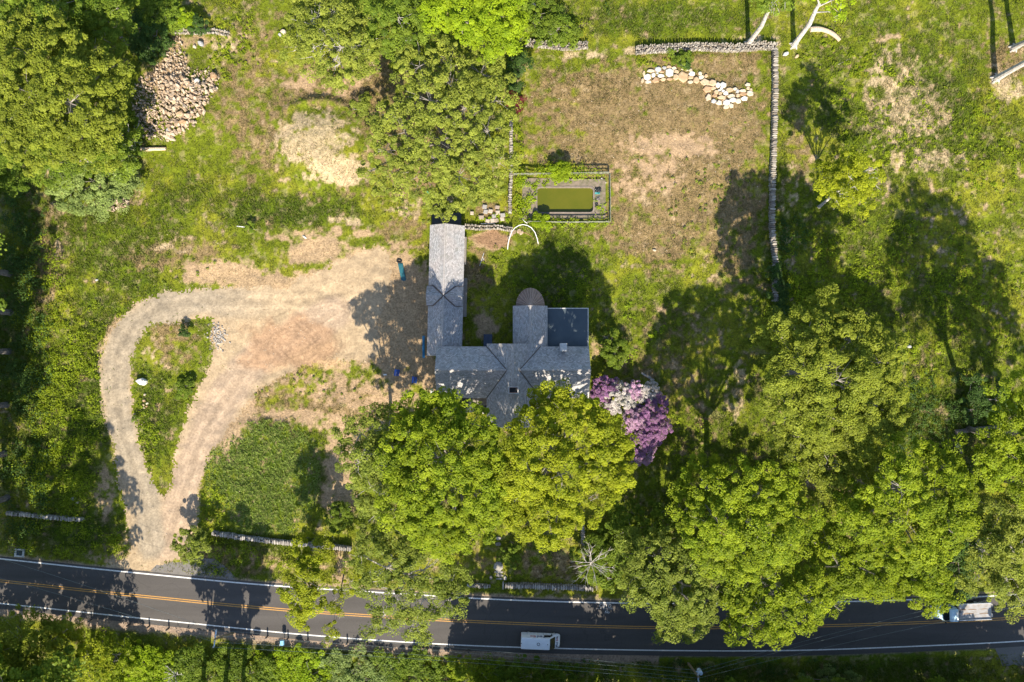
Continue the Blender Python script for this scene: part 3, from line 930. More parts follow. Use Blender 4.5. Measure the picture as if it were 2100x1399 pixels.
for y_ in (-7.0, -4.2, 2.6, 6.6):
    mb = MB(); mb.box(-2.28, -2.2, y_ - 1.15, y_ + 1.15, .05, 2.3)
    for k in range(4): mb.box(-2.31, -2.28, y_ - 1.1, y_ + 1.1, .15 + k * .55, .6 + k * .55)
    mb.build('garage_door', M_DOOR, barn)
for y_ in (-6, -3.6, 3.2, 6.4): window(barn, 2.31, y_, 1.7, 1, 0, .8, .9)
door(barn, 2.31, .0, 0, 1, 0)
window(barn, -2.3, -.85, 3.3, -1, 0, .7, .7); window(barn, 2.26, -.85, 3.3, 1, 0, .7, .7)
# lean-to shed behind
t = thing('lean_to_shed', 'dark low lean-to shed against the north end of the barn, half under foliage', 'shed', (-9.5, 17.0, 0))
mb = MB(); mb.prism([(-.7, 2.2), (1.45, 1.75), (1.45, 1.65), (-.7, 2.1)], 'x', -2.0, 2.2); mb.build('roof', M_PORCH, t)
mb = MB(); mb.prism([(-.6, 0), (1.3, 0), (1.3, 1.66), (-.6, 2.08)], 'x', -1.85, 2.05); mb.build('wall', M_WALL, t)
mb = MB(); mb.box(-.1, .8, 1.3, 1.36, 0, 1.6); mb.build('door', M_DOOR, t)


# ------------------------------------------------------------------ dry stone walls
def drystone(name, label, pts, width, height, slab=0.0, mat=M_WALLSTONE, size=0.34, loose=0.0):
    """pts photo pixels; slab>0 : cap stones laid right across"""
    mb = MB()
    P = [W(*p) for p in pts]
    ox, oy = P[0]
    for (x1, y1), (x2, y2) in zip(P[:-1], P[1:]):
        L = math.hypot(x2 - x1, y2 - y1); ux, uy = (x2 - x1) / L, (y2 - y1) / L
        vx, vy = -uy, ux; ang = math.atan2(uy, ux)
        s = 0
        while s < L:
            w = random.uniform(.16, .42) if slab else random.uniform(.7, 1.2) * size
            cx, cy = x1 + ux * (s + w / 2), y1 + uy * (s + w / 2); g0 = gz(cx, cy)
            # body courses
            for lev in (0, 1):
                for sd in (-1, 1):
                    off = sd * width * .25 + random.uniform(-.05, .05)
                    mb.stone(cx + vx * off - ox, cy + vy * off - oy, g0 - .12 + lev * height * .42, w * 1.05, width * random.uniform(.40, .48), height * .55, ang + random.uniform(-.15, .15))
            if slab:
                if random.random() > loose:
                    mb.stone(cx - ox + vx * random.uniform(-.06, .06), cy - oy + vy * random.uniform(-.06, .06), g0 + height * random.uniform(.68, .82), w * random.uniform(.85, 1.0), width * random.uniform(.85, 1.12), height * random.uniform(.22, .4), ang + random.uniform(-.1, .1), sides=8, sq=.45)
            else:
                k = max(2, int(width / size))
                for j in range(k):
                    off = (j + .5) / k * width * 1.06 - width * .53 + random.uniform(-.13, .13)
                    if random.random() > loose:
                        mb.stone(cx - ox + vx * off + ux * random.uniform(-.08, .08), cy - oy + vy * off + uy * random.uniform(-.08, .08), g0 + height * .62 + random.uniform(-.08, .08), size * random.uniform(.7, 1.25), size * random.uniform(.6, 1.1), height * random.uniform(.28, .45), random.uniform(0, PI), tilt=.3)
            s += w * .96
    o = mb.build(name, mat); o.location = (ox, oy, 0)
    tag(o, label, 'stone wall')
    return o


drystone('stone_wall', 'long thick bleached stone wall along the top of the walled yard, turning at the trunk', [(1302, 108), (1360, 104), (1430, 98), (1500, 101), (1560, 97), (1590, 99)], 1.2, .85, 0, size=.27)
drystone('stone_wall', 'short bleached stone wall stub left of the gap at the top of the yard', [(1078, 91), (1120, 95), (1160, 100), (1203, 97)], 1.1, .65, 0, size=.27, loose=.12)
drystone('stone_wall', 'long narrow slab-topped stone wall down the right side of the dry yard', [(1586, 104), (1587, 200), (1584, 290), (1582, 380), (1582, 470), (1588, 560), (1586, 618)], .80, .95, 1)
drystone('stone_wall', 'pale stone wall running up the left side of the green pool', [(1048, 248), (1048, 300), (1049, 350), (1046, 400), (1046, 438)], .55, .9, 1)
drystone('stone_wall', 'low tumbled stone wall between the barn corner and the white hoop', [(953, 466), (985, 468), (1020, 467), (1050, 472)], .85, .6, 0, size=.30, loose=.1)
drystone('stone_wall', 'grey slab-topped roadside wall right of the stone steps', [(1036, 1199), (1080, 1199), (1130, 1201), (1180, 1203), (1215, 1205)], .78, .9, 1, mat=M_GREYSTONE)
drystone('stone_wall', 'short worn roadside wall left of the stone steps', [(958, 1199), (985, 1200), (1003, 1201)], .6, .6, 1, mat=M_GREYSTONE, loose=.2)
drystone('stone_wall', 'slab-topped roadside wall between the driveway mouth and the narrow yellow tree', [(438, 1092), (490, 1099), (545, 1105), (600, 1112), (660, 1119), (718, 1124)], .72, .85, 1, mat=M_GREYSTONE, loose=.08)
drystone('stone_wall', 'mossy stone wall left of the driveway mouth, in the overgrown corner', [(20, 1051), (60, 1054), (110, 1060), (172, 1065)], .65, .8, 1, mat=M_GREYSTONE, loose=.12)
drystone('stone_wall', 'short stone wall running up from the road wall, under the maple edge', [(1194, 1065), (1194, 1090), (1195, 1115)], .6, .8, 1, mat=M_GREYSTONE)
drystone('stone_wall', 'rough low stone bank above the rubble heap', [(330, 62), (360, 66), (400, 68), (440, 66), (470, 72)], .9, .35, 0, size=.32, loose=.3)

# ------------------------------------------------------------------ winding boulder row
ST = """145,155,30,60,tan 212,130,80,30,pale 283,115,65,45,grey 345,98,45,35,grey 392,88,50,30,tan 442,100,50,35,pale 130,225,30,50,tan 180,190,70,65,white 238,170,45,45,white 322,138,50,25,brown 277,150,25,20,grey 312,175,75,35,white 397,148,88,85,white 185,237,65,30,pale 260,220,75,60,brown 332,212,60,35,tan 397,208,65,30,brown 458,192,60,66,tan 530,185,100,112,tan 465,135,50,38,tan 527,110,35,20,pale 568,115,40,30,pale 605,120,35,30,pale 618,155,65,50,white 605,190,60,34,tan 605,235,60,30,pale 662,215,60,65,tan 700,150,40,35,pale 712,185,60,45,pale 760,172,35,40,tan 742,235,95,75,tan 820,245,85,70,tan 875,265,50,60,white 928,265,65,60,white 772,305,85,70,brown 830,297,60,36,tan 770,262,35,22,tan 908,297,30,28,white 888,318,38,24,white 855,335,50,42,tan 925,323,35,26,white 985,313,80,46,tan 1045,305,45,30,pale 1065,328,35,38,grey 952,345,55,42,white 897,350,40,36,tan 845,365,50,48,brown 1120,322,70,34,pale 1167,262,55,38,pale 1170,298,35,36,tan 1200,318,36,46,tan 1122,352,75,40,brown 1187,348,70,52,pale 780,385,60,76,pale 913,388,90,42,tan 1007,375,80,42,pale 1070,368,40,42,tan 833,425,55,46,grey 938,413,45,30,tan 885,440,60,52,pale 955,440,76,56,white 1022,415,76,50,white 1133,397,70,50,white 1072,425,58,52,pale 952,482,60,38,pale 1005,470,50,50,pale"""
stones = []
for s_ in ST.split():
    a = s_.split(','); stones.append((float(a[0]), float(a[1]), float(a[2]), float(a[3]), a[4]))
stones.sort(key=lambda q: q[0])
ORD = ['first', 'second', 'third', 'fourth', 'fifth', 'sixth', 'seventh', 'eighth', 'ninth', 'tenth', 'eleventh', 'twelfth', 'thirteenth', 'fourteenth', 'fifteenth', 'sixteenth', 'seventeenth', 'eighteenth', 'nineteenth', 'twentieth'] + ['twenty-' + q for q in ['first', 'second', 'third', 'fourth', 'fifth', 'sixth', 'seventh', 'eighth', 'ninth']] + ['thirtieth'] + ['thirty-' + q for q in ['first', 'second', 'third', 'fourth', 'fifth', 'sixth', 'seventh', 'eighth', 'ninth']] + ['fortieth', 'forty-first', 'forty-second', 'forty-third']
cnt = {}
biggest = max(stones, key=lambda q: q[2] * q[3])
for (sx, sy, w, h, kc) in stones:
    px, py = 1290 + sx / 4.804, 120 + sy / 4.8
    x, y, z = wz(px, py)
    k = 1 / 4.8 / S * 1.10
    ww, hh = w * k, h * k
    mb = MB(); mb.stone(0, 0, -.12, ww, hh, .12 + min(.30, .16 + .16 * min(ww, hh)) * random.uniform(.8, 1.2), random.uniform(-.1, .1), sides=random.choice([5, 6, 6, 7]), rough=.12, sq=.5, tilt=.07)
    o = mb.build('boulder', BOULDER[kc]); o.location = (x, y, z)
    cnt[kc] = cnt.get(kc, 0) + 1
    size = 'large' if w * h > 4200 else ('small' if w * h < 1500 else 'middling')
    lab = f'{size} {kc} stone in the winding boulder row, {ORD[cnt[kc]-1]} {kc} one from its left end'
    if (sx, sy) == biggest[:2]: lab = 'largest tan slab of the winding boulder row, right of the big white block'
    tag(o, lab, 'boulder', 'boulders of the winding row in the yard')

# ------------------------------------------------------------------ rubble heap (uncountable) and single boulders
mb = MB()
RP = [(372, 78), (345, 90), (330, 140), (292, 165), (275, 195), (280, 240), (292, 270), (310, 290), (350, 290), (395, 262), (425, 225), (448, 180), (445, 150), (425, 140), (395, 158), (380, 130), (378, 100)]
k = 0
while k < 2600:
    px, py = random.uniform(270, 452), random.uniform(76, 295)
    if not inpoly(np.array([px + random.uniform(-7, 7)]), np.array([py + random.uniform(-7, 7)]), RP)[0]: continue
    x, y, z = wz(px, py)
    s_ = random.choice([.12, .14, .17, .2, .24, .3, .38, .5]) * (1.25 if py > 165 and px > 340 else .75)
    mb.stone(x, y, z - .08 + random.uniform(0, .15), s_ * random.uniform(.9, 1.5), s_ * random.uniform(.6, 1.0), s_ * random.uniform(.6, .9), random.uniform(0, PI), sides=6, rough=.3, tilt=.6)
    k += 1
o = mb.build('rubble', M_RUBBLE); tag(o, 'heap of broken tan fieldstone rubble beside the olive tree', 'rubble heap', kind='stuff')
mb = MB(); k = 0
SP = [(193, 415), (205, 408), (240, 405), (263, 408), (262, 425), (245, 433), (225, 434), (205, 425)]
while k < 110:
    px, py = random.uniform(192, 264), random.uniform(404, 436)
    if not inpoly(np.array([px]), np.array([py]), SP)[0]: continue
    x, y, z = wz(px, py); s_ = random.uniform(.25, .6)
    mb.stone(x, y, z - .05 + random.uniform(0, .2), s_ * 1.3, s_ * .8, s_ * .7, random.uniform(0, PI), sides=7, rough=.25, tilt=.4); k += 1
o = mb.build('rubble', M_RUBBLE); tag(o, 'small patch of pale rubble stones below the pale shrubs', 'rubble heap', kind='stuff')
mb = MB(); k = 0
while k < 160:
    px, py = random.gauss(448, 10), random.gauss(688, 12)
    x, y, z = wz(px, py); s_ = random.uniform(.12, .3)
    mb.stone(x, y, z - .03, s_ * 1.3, s_ * .9, s_ * .6, random.uniform(0, PI), sides=6, rough=.25, tilt=.3); k += 1
o = mb.build('rubble', M_GREYSTONE); tag(o, 'little heap of grey crushed stone at the edge of the driveway island', 'rubble heap', kind='stuff')


def boulder(px, py, w, h, ht, rz, kc, label, mat=None, group=None, sides=9):
    x, y, z = wz(px, py)
    mb = MB(); mb.stone(0, 0, -.15, w, h, ht + .15, rz, sides=sides, rough=.18, tilt=.12)
    # broken upper shelf
    mb.stone(random.uniform(-.06, .06) * w, .05 * h, ht * .55, w * .6, h * .55, ht * .55, rz + .4, sides=7, rough=.2, tilt=.15)
    o = mb.build('boulder', mat or BOULDER[kc], smooth=False); o.location = (x, y, z)
    tag(o, label, 'boulder', group)
    return o


boulder(293, 783, 1.75, 1.2, .7, -.2, 'white', 'big pale boulder alone on the grass island of the driveway')
for (px, py, w, h, kc, lab) in [(297, 810, .5, .35, 'pale', 'small pale rock, top of the rock cluster on the driveway island'), (296, 822, .5, .4, 'tan', 'small tan rock, middle of the rock cluster on the driveway island'), (303, 828, .55, .4, 'pale', 'pale rock right of centre in the island rock cluster'),
                                (295, 831, .35, .5, 'tan', 'tan upright rock, left of the island rock cluster'), (301, 834, .4, .3, 'brown', 'brown rock, bottom right of the island rock cluster'), (296, 837, .3, .3, 'pale', 'smallest pale rock at the bottom of the island rock cluster'),
                                (442, 160, 1.1, 1.2, 'brown', 'rounded rusty boulder on the right rim of the rubble heap'), (414, 92, 1.0, .8, 'grey', 'grey boulder above the rubble heap, right of its neck'), (401, 98, .6, .5, 'pale', 'pale rock beside the grey boulder above the rubble heap'),
                                (377, 240, 1.4, .9, 'tan', 'long tan boulder low in the rubble heap'), (382, 256, 1.3, .8, 'brown', 'brown boulder on the bottom right of the rubble heap'), (352, 270, 1.0, .6, 'grey', 'grey boulder near the bottom of the rubble heap'),
                                (355, 287, 1.7, .6, 'pale', 'flat pale boulder at the foot of the rubble heap'), (344, 125, .9, .6, 'tan', 'tan boulder in the neck of the rubble heap'), (410, 172, .8, .9, 'white', 'white boulder on the upper right of the rubble heap'), (367, 216, 1.0, .7, 'tan', 'tan boulder in the middle of the rubble heap'),
                                (582, 67, .9, .7, 'pale', 'pale rock left of the birch thicket at the top'), (575, 73, .5, .5, 'grey', 'grey rock touching the pale rock by the birch thicket'),
                                (1862, 711, .7, .55, 'grey', 'grey rock in the shade of the right meadow'), (1095, 12, .6, .9, 'pale', 'pale rock right of the lime green maple at the top'), (1634, 116, .7, .5, 'tan', 'tan rock at the foot of the leaning trunk'), (1611, 112, 1.0, .6, 'grey', 'flat grey rock between the wall corner and the leaning trunk'),
                                (150, 1023, .8, .6, 'grey', 'grey rock in weeds above the mossy corner wall'), (158, 1032, .5, .4, 'pale', 'pale rock just below the grey rock in the left weeds'), (625, 487, .8, .3, 'white', 'thin white rock on the bare bank above the clearing'), (198, 575, .5, .3, 'grey', 'grey stone in the grass left of the driveway bend'),
                                (1964, 915, 1.0, .5, 'grey', 'shaded rock below the fallen trunk'), (1342, 514, .7, .35, 'pale', 'flat pale rock in the lawn right of the pool')]:
    boulder(px, py, w, h, min(w, h) * .6, random.uniform(-.6, .6), kc, lab)


# ------------------------------------------------------------------ logs and timber
def log(px1, py1, px2, py2, r1, r2, label, cat='log', name='log', mat=M_LOG, bend=0.0, lift=0.0):
    x1, y1, z1 = wz(px1, py1); x2, y2, z2 = wz(px2, py2)
    mx_, my_ = (x1 + x2) / 2 + bend * (y2 - y1), (y1 + y2) / 2 - bend * (x2 - x1)
    pts = []
    for k in range(9):
        u = k / 8
        px_ = (1 - u) ** 2 * x1 + 2 * u * (1 - u) * (2 * mx_ - .5 * (x1 + x2)) + u * u * x2
        py_ = (1 - u) ** 2 * y1 + 2 * u * (1 - u) * (2 * my_ - .5 * (y1 + y2)) + u * u * y2
        pts.append((px_ - x1, py_ - y1, gz(px_, py_) + r1 * .7 + lift - z1))
    rad = [(r1 + (r2 - r1) * k / 8) * random.uniform(.9, 1.1) for k in range(9)]
    mb = MB(); mb.tube(pts, rad, 9)
    o = mb.build(name, mat); o.location = (x1, y1, z1)
    tag(o, label, cat)
    return o


log(290, 308, 343, 307, .32, .22, 'pale split log lying at the foot of the rubble heap')
log(1660, 62, 1722, 84, .38, .26, 'curved peeled log in the grass right of the leaning trunk', bend=-.16)
log(1956, 886, 2052, 873, .38, .22, 'dark fallen trunk in deep shade near the right edge', mat=M_BARK)
log(1960, 908, 1972, 930, .22, .18, 'short broken log below the dark fallen trunk', mat=M_BARK)
log(214, 62, 234, 90, .10, .06, 'bare grey branch lying among the dark shrubs at upper left', 'branch', 'fallen_branch', M_TWIG)
log(1719, 133, 1742, 121, .05, .03, 'thin pale stick in the grass of the right meadow', 'branch', 'fallen_branch', M_TWIG)


def plank(px, py, L, w, rz, c, label, cat='plank', name='plank', h=.06):
    x, y, z = wz(px, py)
    mb = MB(); mb.rbox(0, 0, h / 2 + .05, L, w, h, .01, rz)
    mb.rbox(.12 * L, 0, h + .06, L * .2, w * .92, .03, .008, rz)
    o = mb.build(name, basic('timber_' + str(len(MATS)), c, .8, .25, 6)); o.location = (x, y, z)
    tag(o, label, cat)


plank(1328, 773, 2.2, .28, -.52, (.36, .31, .26), 'weathered plank on the shaded lawn right of the house')
plank(496, 466, 1.4, .12, -.12, (.65, .64, .62), 'white pipe-like batten in the grass left of the barn')
plank(988, 533, 2.0, .07, 1.25, (.55, .57, .58), 'thin grey rail lying in the court between barn and hoop')
plank(790, 769, .5, .2, .05, (.7, .68, .64), 'white scrap board at the edge of the shaded drive')
plank(839, 804, .5, .1, 0, (.72, .70, .66), 'tiny white batten near the second blue sawhorse')
plank(886, 806, .4, 1.1, 0, (.5, .5, .48), 'pale upright slab against the west wall of the house', 'slab', 'stone_slab')
plank(1000, 459, 2.0, .1, .06, (.7, .66, .62), 'white rail lying along the top of the low tumbled wall')

# paver blocks north of the barn
BK = [(987, 447, .8, .65, 'brown'), (994, 425, .65, .6, 'grey'), (996, 435, .62, .6, 'grey'), (1006, 434, .62, .55, 'tan'), (1020, 426, .65, .5, 'brown'), (1021, 437, .62, .62, 'tan'), (1013, 444, .6, .5, 'grey'), (1000, 454, .62, .5, 'tan'), (1010, 453, .62, .6, 'tan'), (1018, 453, .62, .6, 'brown'), (1031, 442, .7, .55, 'grey'), (1030, 450, .6, .55, 'tan'), (968, 438, .5, .5, 'tan')]
BLK = {'grey': basic('block_grey', (.30, .28, .26), .85, .15, 6), 'tan': basic('block_tan', (.42, .35, .28), .85, .15, 6), 'brown': basic('block_brown', (.32, .25, .20), .85, .15, 6)}
cnt = {}
for (px, py, w, h, kc) in sorted(BK):
    x, y, z = wz(px, py); cnt[kc] = cnt.get(kc, 0) + 1
    mb = MB(); mb.rbox(0, 0, .12, w, h, .3, .03, random.uniform(-.25, .25)); mb.rbox(0, 0, .285, w * .8, h * .8, .04, .01, 0)
    o = mb.build('stone_block', BLK[kc]); o.location = (x, y, z)
    tag(o, f'{kc} square block in the weeds north of the barn, {ORD[cnt[kc]-1]} {kc} one from the left', 'stone block', 'square blocks north of the barn')
BK = [(1043, 488), (1049, 481), (1055, 476), (1064, 474), (1069, 478)]
for k, (px, py) in enumerate(BK):
    x, y, z = wz(px, py); mb = MB(); mb.stone(0, 0, -.08, .75, .6, .2, .8, sq=.4); o = mb.build('stepping_stone', M_RUBBLE); o.location = (x, y, z)
    tag(o, f'reddish stepping stone inside the white hoop, {ORD[k]} from the left', 'stepping stone', 'stepping stones under the hoop')

# ------------------------------------------------------------------ pool enclosure
pw = MB()
rp = []
for (cx, cy, a0) in ((1210, 392, 0), (1108, 392, 90), (1108, 430, 180), (1210, 430, 270)):
    for k in range(5):
        a = math.radians(a0 + k * 22.5); rp.append(W(cx + 7 * math.cos(a), cy - 7 * math.sin(a)))
m, nt_, b_ = new_mat('murky_water')
cc_ = mixc(nt_, mrange(nt_, pos_noise(nt_, .35, 3), .35, .65, 0, 1), (.085, .095, .006), (.105, .105, .008))
nt_.links.new(cc_, b_.inputs["Base Color"]); b_.inputs["Roughness"].default_value = .12; b_.inputs["Specular IOR Level"].default_value = .4
bump(nt_, b_, pos_noise(nt_, 5, 3), .08, .02)
pw.prism(rp, 'z', -.9, -.22); o = pw.build('pool_water', m); tag(o, kind='structure')
# pool rim slab with the basin opening
px0, px1, py0, py1 = 1058, 1244, 364, 452
def slabring(name, inner, outer, z0, z1, mat):
    n = len(inner); v = []; f = []
    for (x, y), (X_, Y_) in zip(inner, outer): v += [(x, y, z1), (X_, Y_, z1), (x, y, z0), (X_, Y_, z0)]
    for k in range(n):
        j = (k + 1) % n
        f += [(4 * k, 4 * k + 1, 4 * j + 1, 4 * j), (4 * k, 4 * j, 4 * j + 2, 4 * k + 2), (4 * k + 1, 4 * k + 3, 4 * j + 3, 4 * j + 1)]
    return MB().add(v, f).build(name, mat)
cxp, cyp = W(1159, 411)
outer = []
for (x, y) in rp:
    dx, dy = x - cxp, y - cyp
    hx, hy = (6.3 if dx < 0 else 5.9), (3.2 if dy > 0 else 2.75)
    k = min(hx / abs(dx) if dx else 9e9, hy / abs(dy) if dy else 9e9); outer.append((cxp + dx * k, cyp + dy * k))
M_CONC = basic('pool_concrete', (.22, .17, .13), .9, .3, 2.0, c2=(.12, .11, .06), bmp=.3)
o = slabring('pool_deck', rp, outer, -1.0, .14, M_CONC); tag(o, kind='structure')
inn = [(cxp + (x - cxp) * .985, cyp + (y - cyp) * .965) for x, y in rp]
o = slabring('pool_coping', inn, [(cxp + (x - cxp) * 1.03, cyp + (y - cyp) * 1.07) for x, y in rp], -.8, .19, basic('coping', (.20, .16, .13), .8, .3, 2)); tag(o, 'worn concrete rim around the murky green pool', 'pool rim')


def fence(name, label, pts, h, mat, rails=(.25, .65, 1.05), gap=2.4):
    P = [wz(*p) for p in pts]
    t = thing(name, label, 'fence', P[0])
    ox, oy, oz = P[0]
    rl = MB()
    for (x1, y1, z1), (x2, y2, z2) in zip(P[:-1], P[1:]):
        L = math.hypot(x2 - x1, y2 - y1); n = max(1, int(L / gap))
        for k in range(n + 1):
            u = k / n
            mb = MB(); mb.rbox(x1 + (x2 - x1) * u - ox, y1 + (y2 - y1) * u - oy, h / 2 - .1, .13, .13, h + .2, .02, 0); mb.build('post', mat, t)
        a = math.atan2(y2 - y1, x2 - x1)
        for r_ in rails: rl.rbox((x1 + x2) / 2 - ox, (y1 + y2) / 2 - oy, r_, L, .06, .12, .01, a)
        rl.rbox((x1 + x2) / 2 - ox, (y1 + y2) / 2 - oy, h + .02, L, .09, .05, .01, a)
    rl.build('rail', mat, t)
    return t


M_FENCE = basic('weathered_fence', (.26, .25, .19), .85, .3, 3, c2=(.11, .13, .07))
fence('fence', 'weathered rail fence along the top side of the pool, smothered in vines', [(1054, 360), (1150, 359), (1247, 357)], 1.15, M_FENCE)
fence('fence', 'weathered rail fence along the right side of the pool', [(1249, 360), (1250, 410), (1250, 456)], 1.15, M_FENCE)
fence('fence', 'weathered rail fence along the bottom side of the pool, lower edge overgrown', [(1082, 457), (1165, 458), (1247, 457)], 1.1, M_FENCE)
# tarp heap
t = thing('tarp_heap', 'crumpled black and teal tarps heaped at the right end of the pool', 'tarp', wz(1226, 392))
def crumple(name, w, h, ht, mat, ox=0, oy=0, n=16, parent=None, seed=1):
    r2 = random.Random(seed); v = []; f = []
    for j in range(n):
        for i_ in range(n):
            u, q = i_ / (n - 1) - .5, j / (n - 1) - .5
            e = max(0, 1 - (2 * max(abs(u), abs(q))) ** 3)
            v.append((ox + u * w * r2.uniform(.94, 1.06), oy + q * h * r2.uniform(.94, 1.06), .17 + e * ht * r2.uniform(.2, 1)))
    for j in range(n - 1):
        for i_ in range(n - 1): f.append((j * n + i_, j * n + i_ + 1, (j + 1) * n + i_ + 1, (j + 1) * n + i_))
    mb = MB(); mb.add(v, f); mb.t = [r2.random() for _ in f]
    return mb.build(name, mat, parent)
crumple('black_sheet', 1.2, .9, .3, basic('black_tarp', (.03, .032, .035), .35, .3, 6), 0, .2, parent=t, seed=3)
crumple('teal_sheet', .9, .4, .28, basic('teal_tarp', (.04, .25, .25), .4, .2, 6), -.1, -.35, 10, parent=t, seed=5)
crumple('grey_sheet', .8, .8, .3, basic('grey_tarp', (.14, .12, .12), .5, .3, 6), -.05, -1.15, 10, parent=t, seed=6)
crumple('black_sheet', .6, .9, .3, MATS['black_tarp'], -.2, -2.1, 10, parent=t, seed=9)
log(1219, 371, 1231, 377, .1, .08, 'white bleached branch lying near the upper right pool corner', 'branch', 'fallen_branch', M_BARKL)
log(1233, 366, 1243, 376, .14, .12, 'thick bleached driftwood piece in the upper right corner of the pool fence', 'branch', 'fallen_branch', M_BARKL)
plank(1235, 405, .25, 1.6, 0, (.40, .33, .28), 'upright brown board lying between the tarps and the right pool fence')


# white garden hoop
def arc(name, label, pts, z, r, mat, cat='hoop'):
    x0, y0 = W(*pts[0], z); mb = MB()
    P3 = []
    for (p, q), zz in zip(pts, np.linspace(0, 1, len(pts))):
        x, y = W(p, q, z * math.sin(PI * min(max(zz, .0), 1))); P3.append((x - x0, y - y0, z * math.sin(PI * zz)))
    mb.tube(P3, r, 6); o = mb.build(name, mat); o.location = (x0, y0, gz(x0, y0) + .02); tag(o, label, cat); return o


M_PVC = basic('white_pipe', (.75, .75, .74), .5, .1, 2)
arc('garden_hoop', 'white bent pipe hoop over the gap below the pool, left half bare', [(1041, 512), (1042, 500), (1045, 488), (1050, 475), (1056, 468), (1064, 463), (1072, 461), (1082, 463), (1090, 468), (1097, 477), (1101, 488), (1104, 501)], 1.9, .05, M_PVC)
arc('hose', 'brown hose curving on the grass inside the white hoop', [(1062, 479), (1078, 478), (1088, 484), (1096, 493)], .02, .035, basic('brown_hose', (.42, .24, .12), .7), 'hose')
arc('fallen_pole', 'thin white pole leaning by the lower left corner of the pool fence', [(1071, 449), (1076, 455), (1082, 459)], .3, .05, M_PVC, 'pole')

# clutter left of the barn
t = thing('sawhorse_tarp', 'folded blue tarp standing like a tent on the drive, left one of two', 'tarp', wz(814, 765), 0, 'blue tarps by the drive')
mb = MB(); mb.prism([(-.38, 0), (0, .7), (.38, 0), (.32, 0), (0, .6), (-.32, 0)], 'y', -.45, .5)
s1 = mb.build('sheet', basic('blue_tarp', (.02, .10, .45), .4, .25, 4), t)
mb = MB(); mb.tube([(0, -.6, .7), (0, .6, .62)], .03); mb.build('ridge_pole', M_TWIG, t)
t.rotation_euler = (0, 0, -.15)
t2 = copy_tree(t); t2.location = wz(850, 780); t2.rotation_euler = (0, 0, -.1); t2['label'] = 'folded blue tarp standing like a tent on the drive, right one of two'
o = crumple('tarp', .35, 3.2, .2, basic('sky_blue_tarp', (.05, .28, .48), .5, .3, 5), n=14, seed=12); o.location = wz(869, 712); tag(o, 'crumpled bright blue tarp strip along the barn wall', 'tarp')
mb = MB(); P_ = [W(p, q) for p, q in ((816, 541), (826, 541), (833, 574), (831, 580), (824, 578))]
x0, y0 = P_[0]; g0 = gz(x0, y0)
mb.prism([(x - x0, y - y0) for x, y in P_][::-1], 'z', .0, .09); mb.prism([((x - x0) * .9 + .02, (y - y0) * .9 - .1) for x, y in P_][::-1], 'z', .09, .13)
o = mb.build('mat', basic('teal_mat', (.015, .10, .12), .5, .2, 3)); o.location = (x0, y0, g0 + .05); tag(o, 'dark teal rubber strip unrolled on the drive left of the barn', 'mat')
t = thing('tyre', 'black rubber hoop lying at the top end of the teal strip', 'tyre', wz(819, 536))
mb = MB(); mb.tube([(.33 * math.cos(a), .22 * math.sin(a), .1) for a in np.linspace(0, 2 * PI, 17)], .1, 8); mb.build('rubber', M_DARK, t)
for (px, py, c_, lab, nm, cat) in [(880, 396, (.03, .42, .30), 'green plastic tub under the sparse olive tree', 'tub', 'tub'), (942, 457, (.55, .57, .6), 'white metal bucket at the barn corner by the low wall', 'bucket', 'bucket')]:
    x, y, z = wz(px, py); t = thing(nm, lab, cat, (x, y, z))
    mb = MB(); mb.tube([(0, 0, 0), (0, 0, .35), (0, 0, .4)], [.2, .26, .28], 14); mb.build('body', basic('tub_' + nm, c_, .4), t)
    mb = MB(); mb.tube([(.26 * math.cos(a), .1, .38 + .16 * math.sin(a)) for a in np.linspace(0, PI, 9)], .015, 5); mb.build('handle', M_METAL, t)
t = thing('folding_chair', 'white folded garden chair among the weeds behind the barn corner', 'chair', wz(936, 452), .5)
mb = MB(); mb.rbox(0, 0, .42, .5, .45, .05, .02, 0); mb.build('seat', M_PVC, t)
mb = MB(); mb.rbox(0, .26, .72, .5, .05, .5, .02, 0); mb.build('backrest', M_PVC, t)
for a_, b2 in ((-.2, -.2), (.2, -.2), (-.2, .2), (.2, .2)): mb = MB(); mb.tube([(a_, b2, 0), (a_ * .9, b2 * .9, .42)], .025); mb.build('leg', M_PVC, t)

# steps and path to the street
for k, (px, py, w, h, z_, lab) in enumerate([(1022, 1162, 1.5, 1.5, .10, 'broad grey landing slab at the top of the street steps'), (1023, 1173, 1.35, .5, .02, 'first narrow step below the landing slab'), (1024, 1180, 1.3, .45, -.02, 'second narrow step below the landing slab'), (1025, 1187, 1.2, .4, -.05, 'lowest narrow step, level with the wall ends'),
                                         (1007, 1184, .5, .6, .1, 'loose pale stone left of the street steps'), (1036, 1185, .5, .7, .1, 'tilted grey slab right of the street steps'), (1032, 1200, .28, 1.3, .25, 'tall upright gate stone at the end of the slab-topped wall'), (1022, 1116, .9, .6, .03, 'path slab nearest the steps, under the maple'), (1022, 1104, .8, .5, .03, 'path slab farther from the steps, under the maple')]):
    x, y, z = wz(px, py); mb = MB(); mb.stone(0, 0, -.25, w, h, .37 + z_, random.uniform(-.06, .06), sides=8, rough=.08, sq=.3); o = mb.build('stone_slab', M_GREYSTONE); o.location = (x, y, z); tag(o, lab, 'stone slab', 'stones of the steps to the street')
x, y, z = wz(1022, 1143); mb = MB(); mb.stone(0, 0, -.1, 1.1, .5, .22, 0, sq=.4); mb.stone(0, -.9, -.1, 1.2, .45, .2, .1, sq=.4); o = mb.build('iron_plate', basic('rusty_iron', (.07, .03, .02), .7, .3, 5)); o.location = (x, y, z); tag(o, 'dark rusty patch of iron at the head of the steps', 'iron plate')

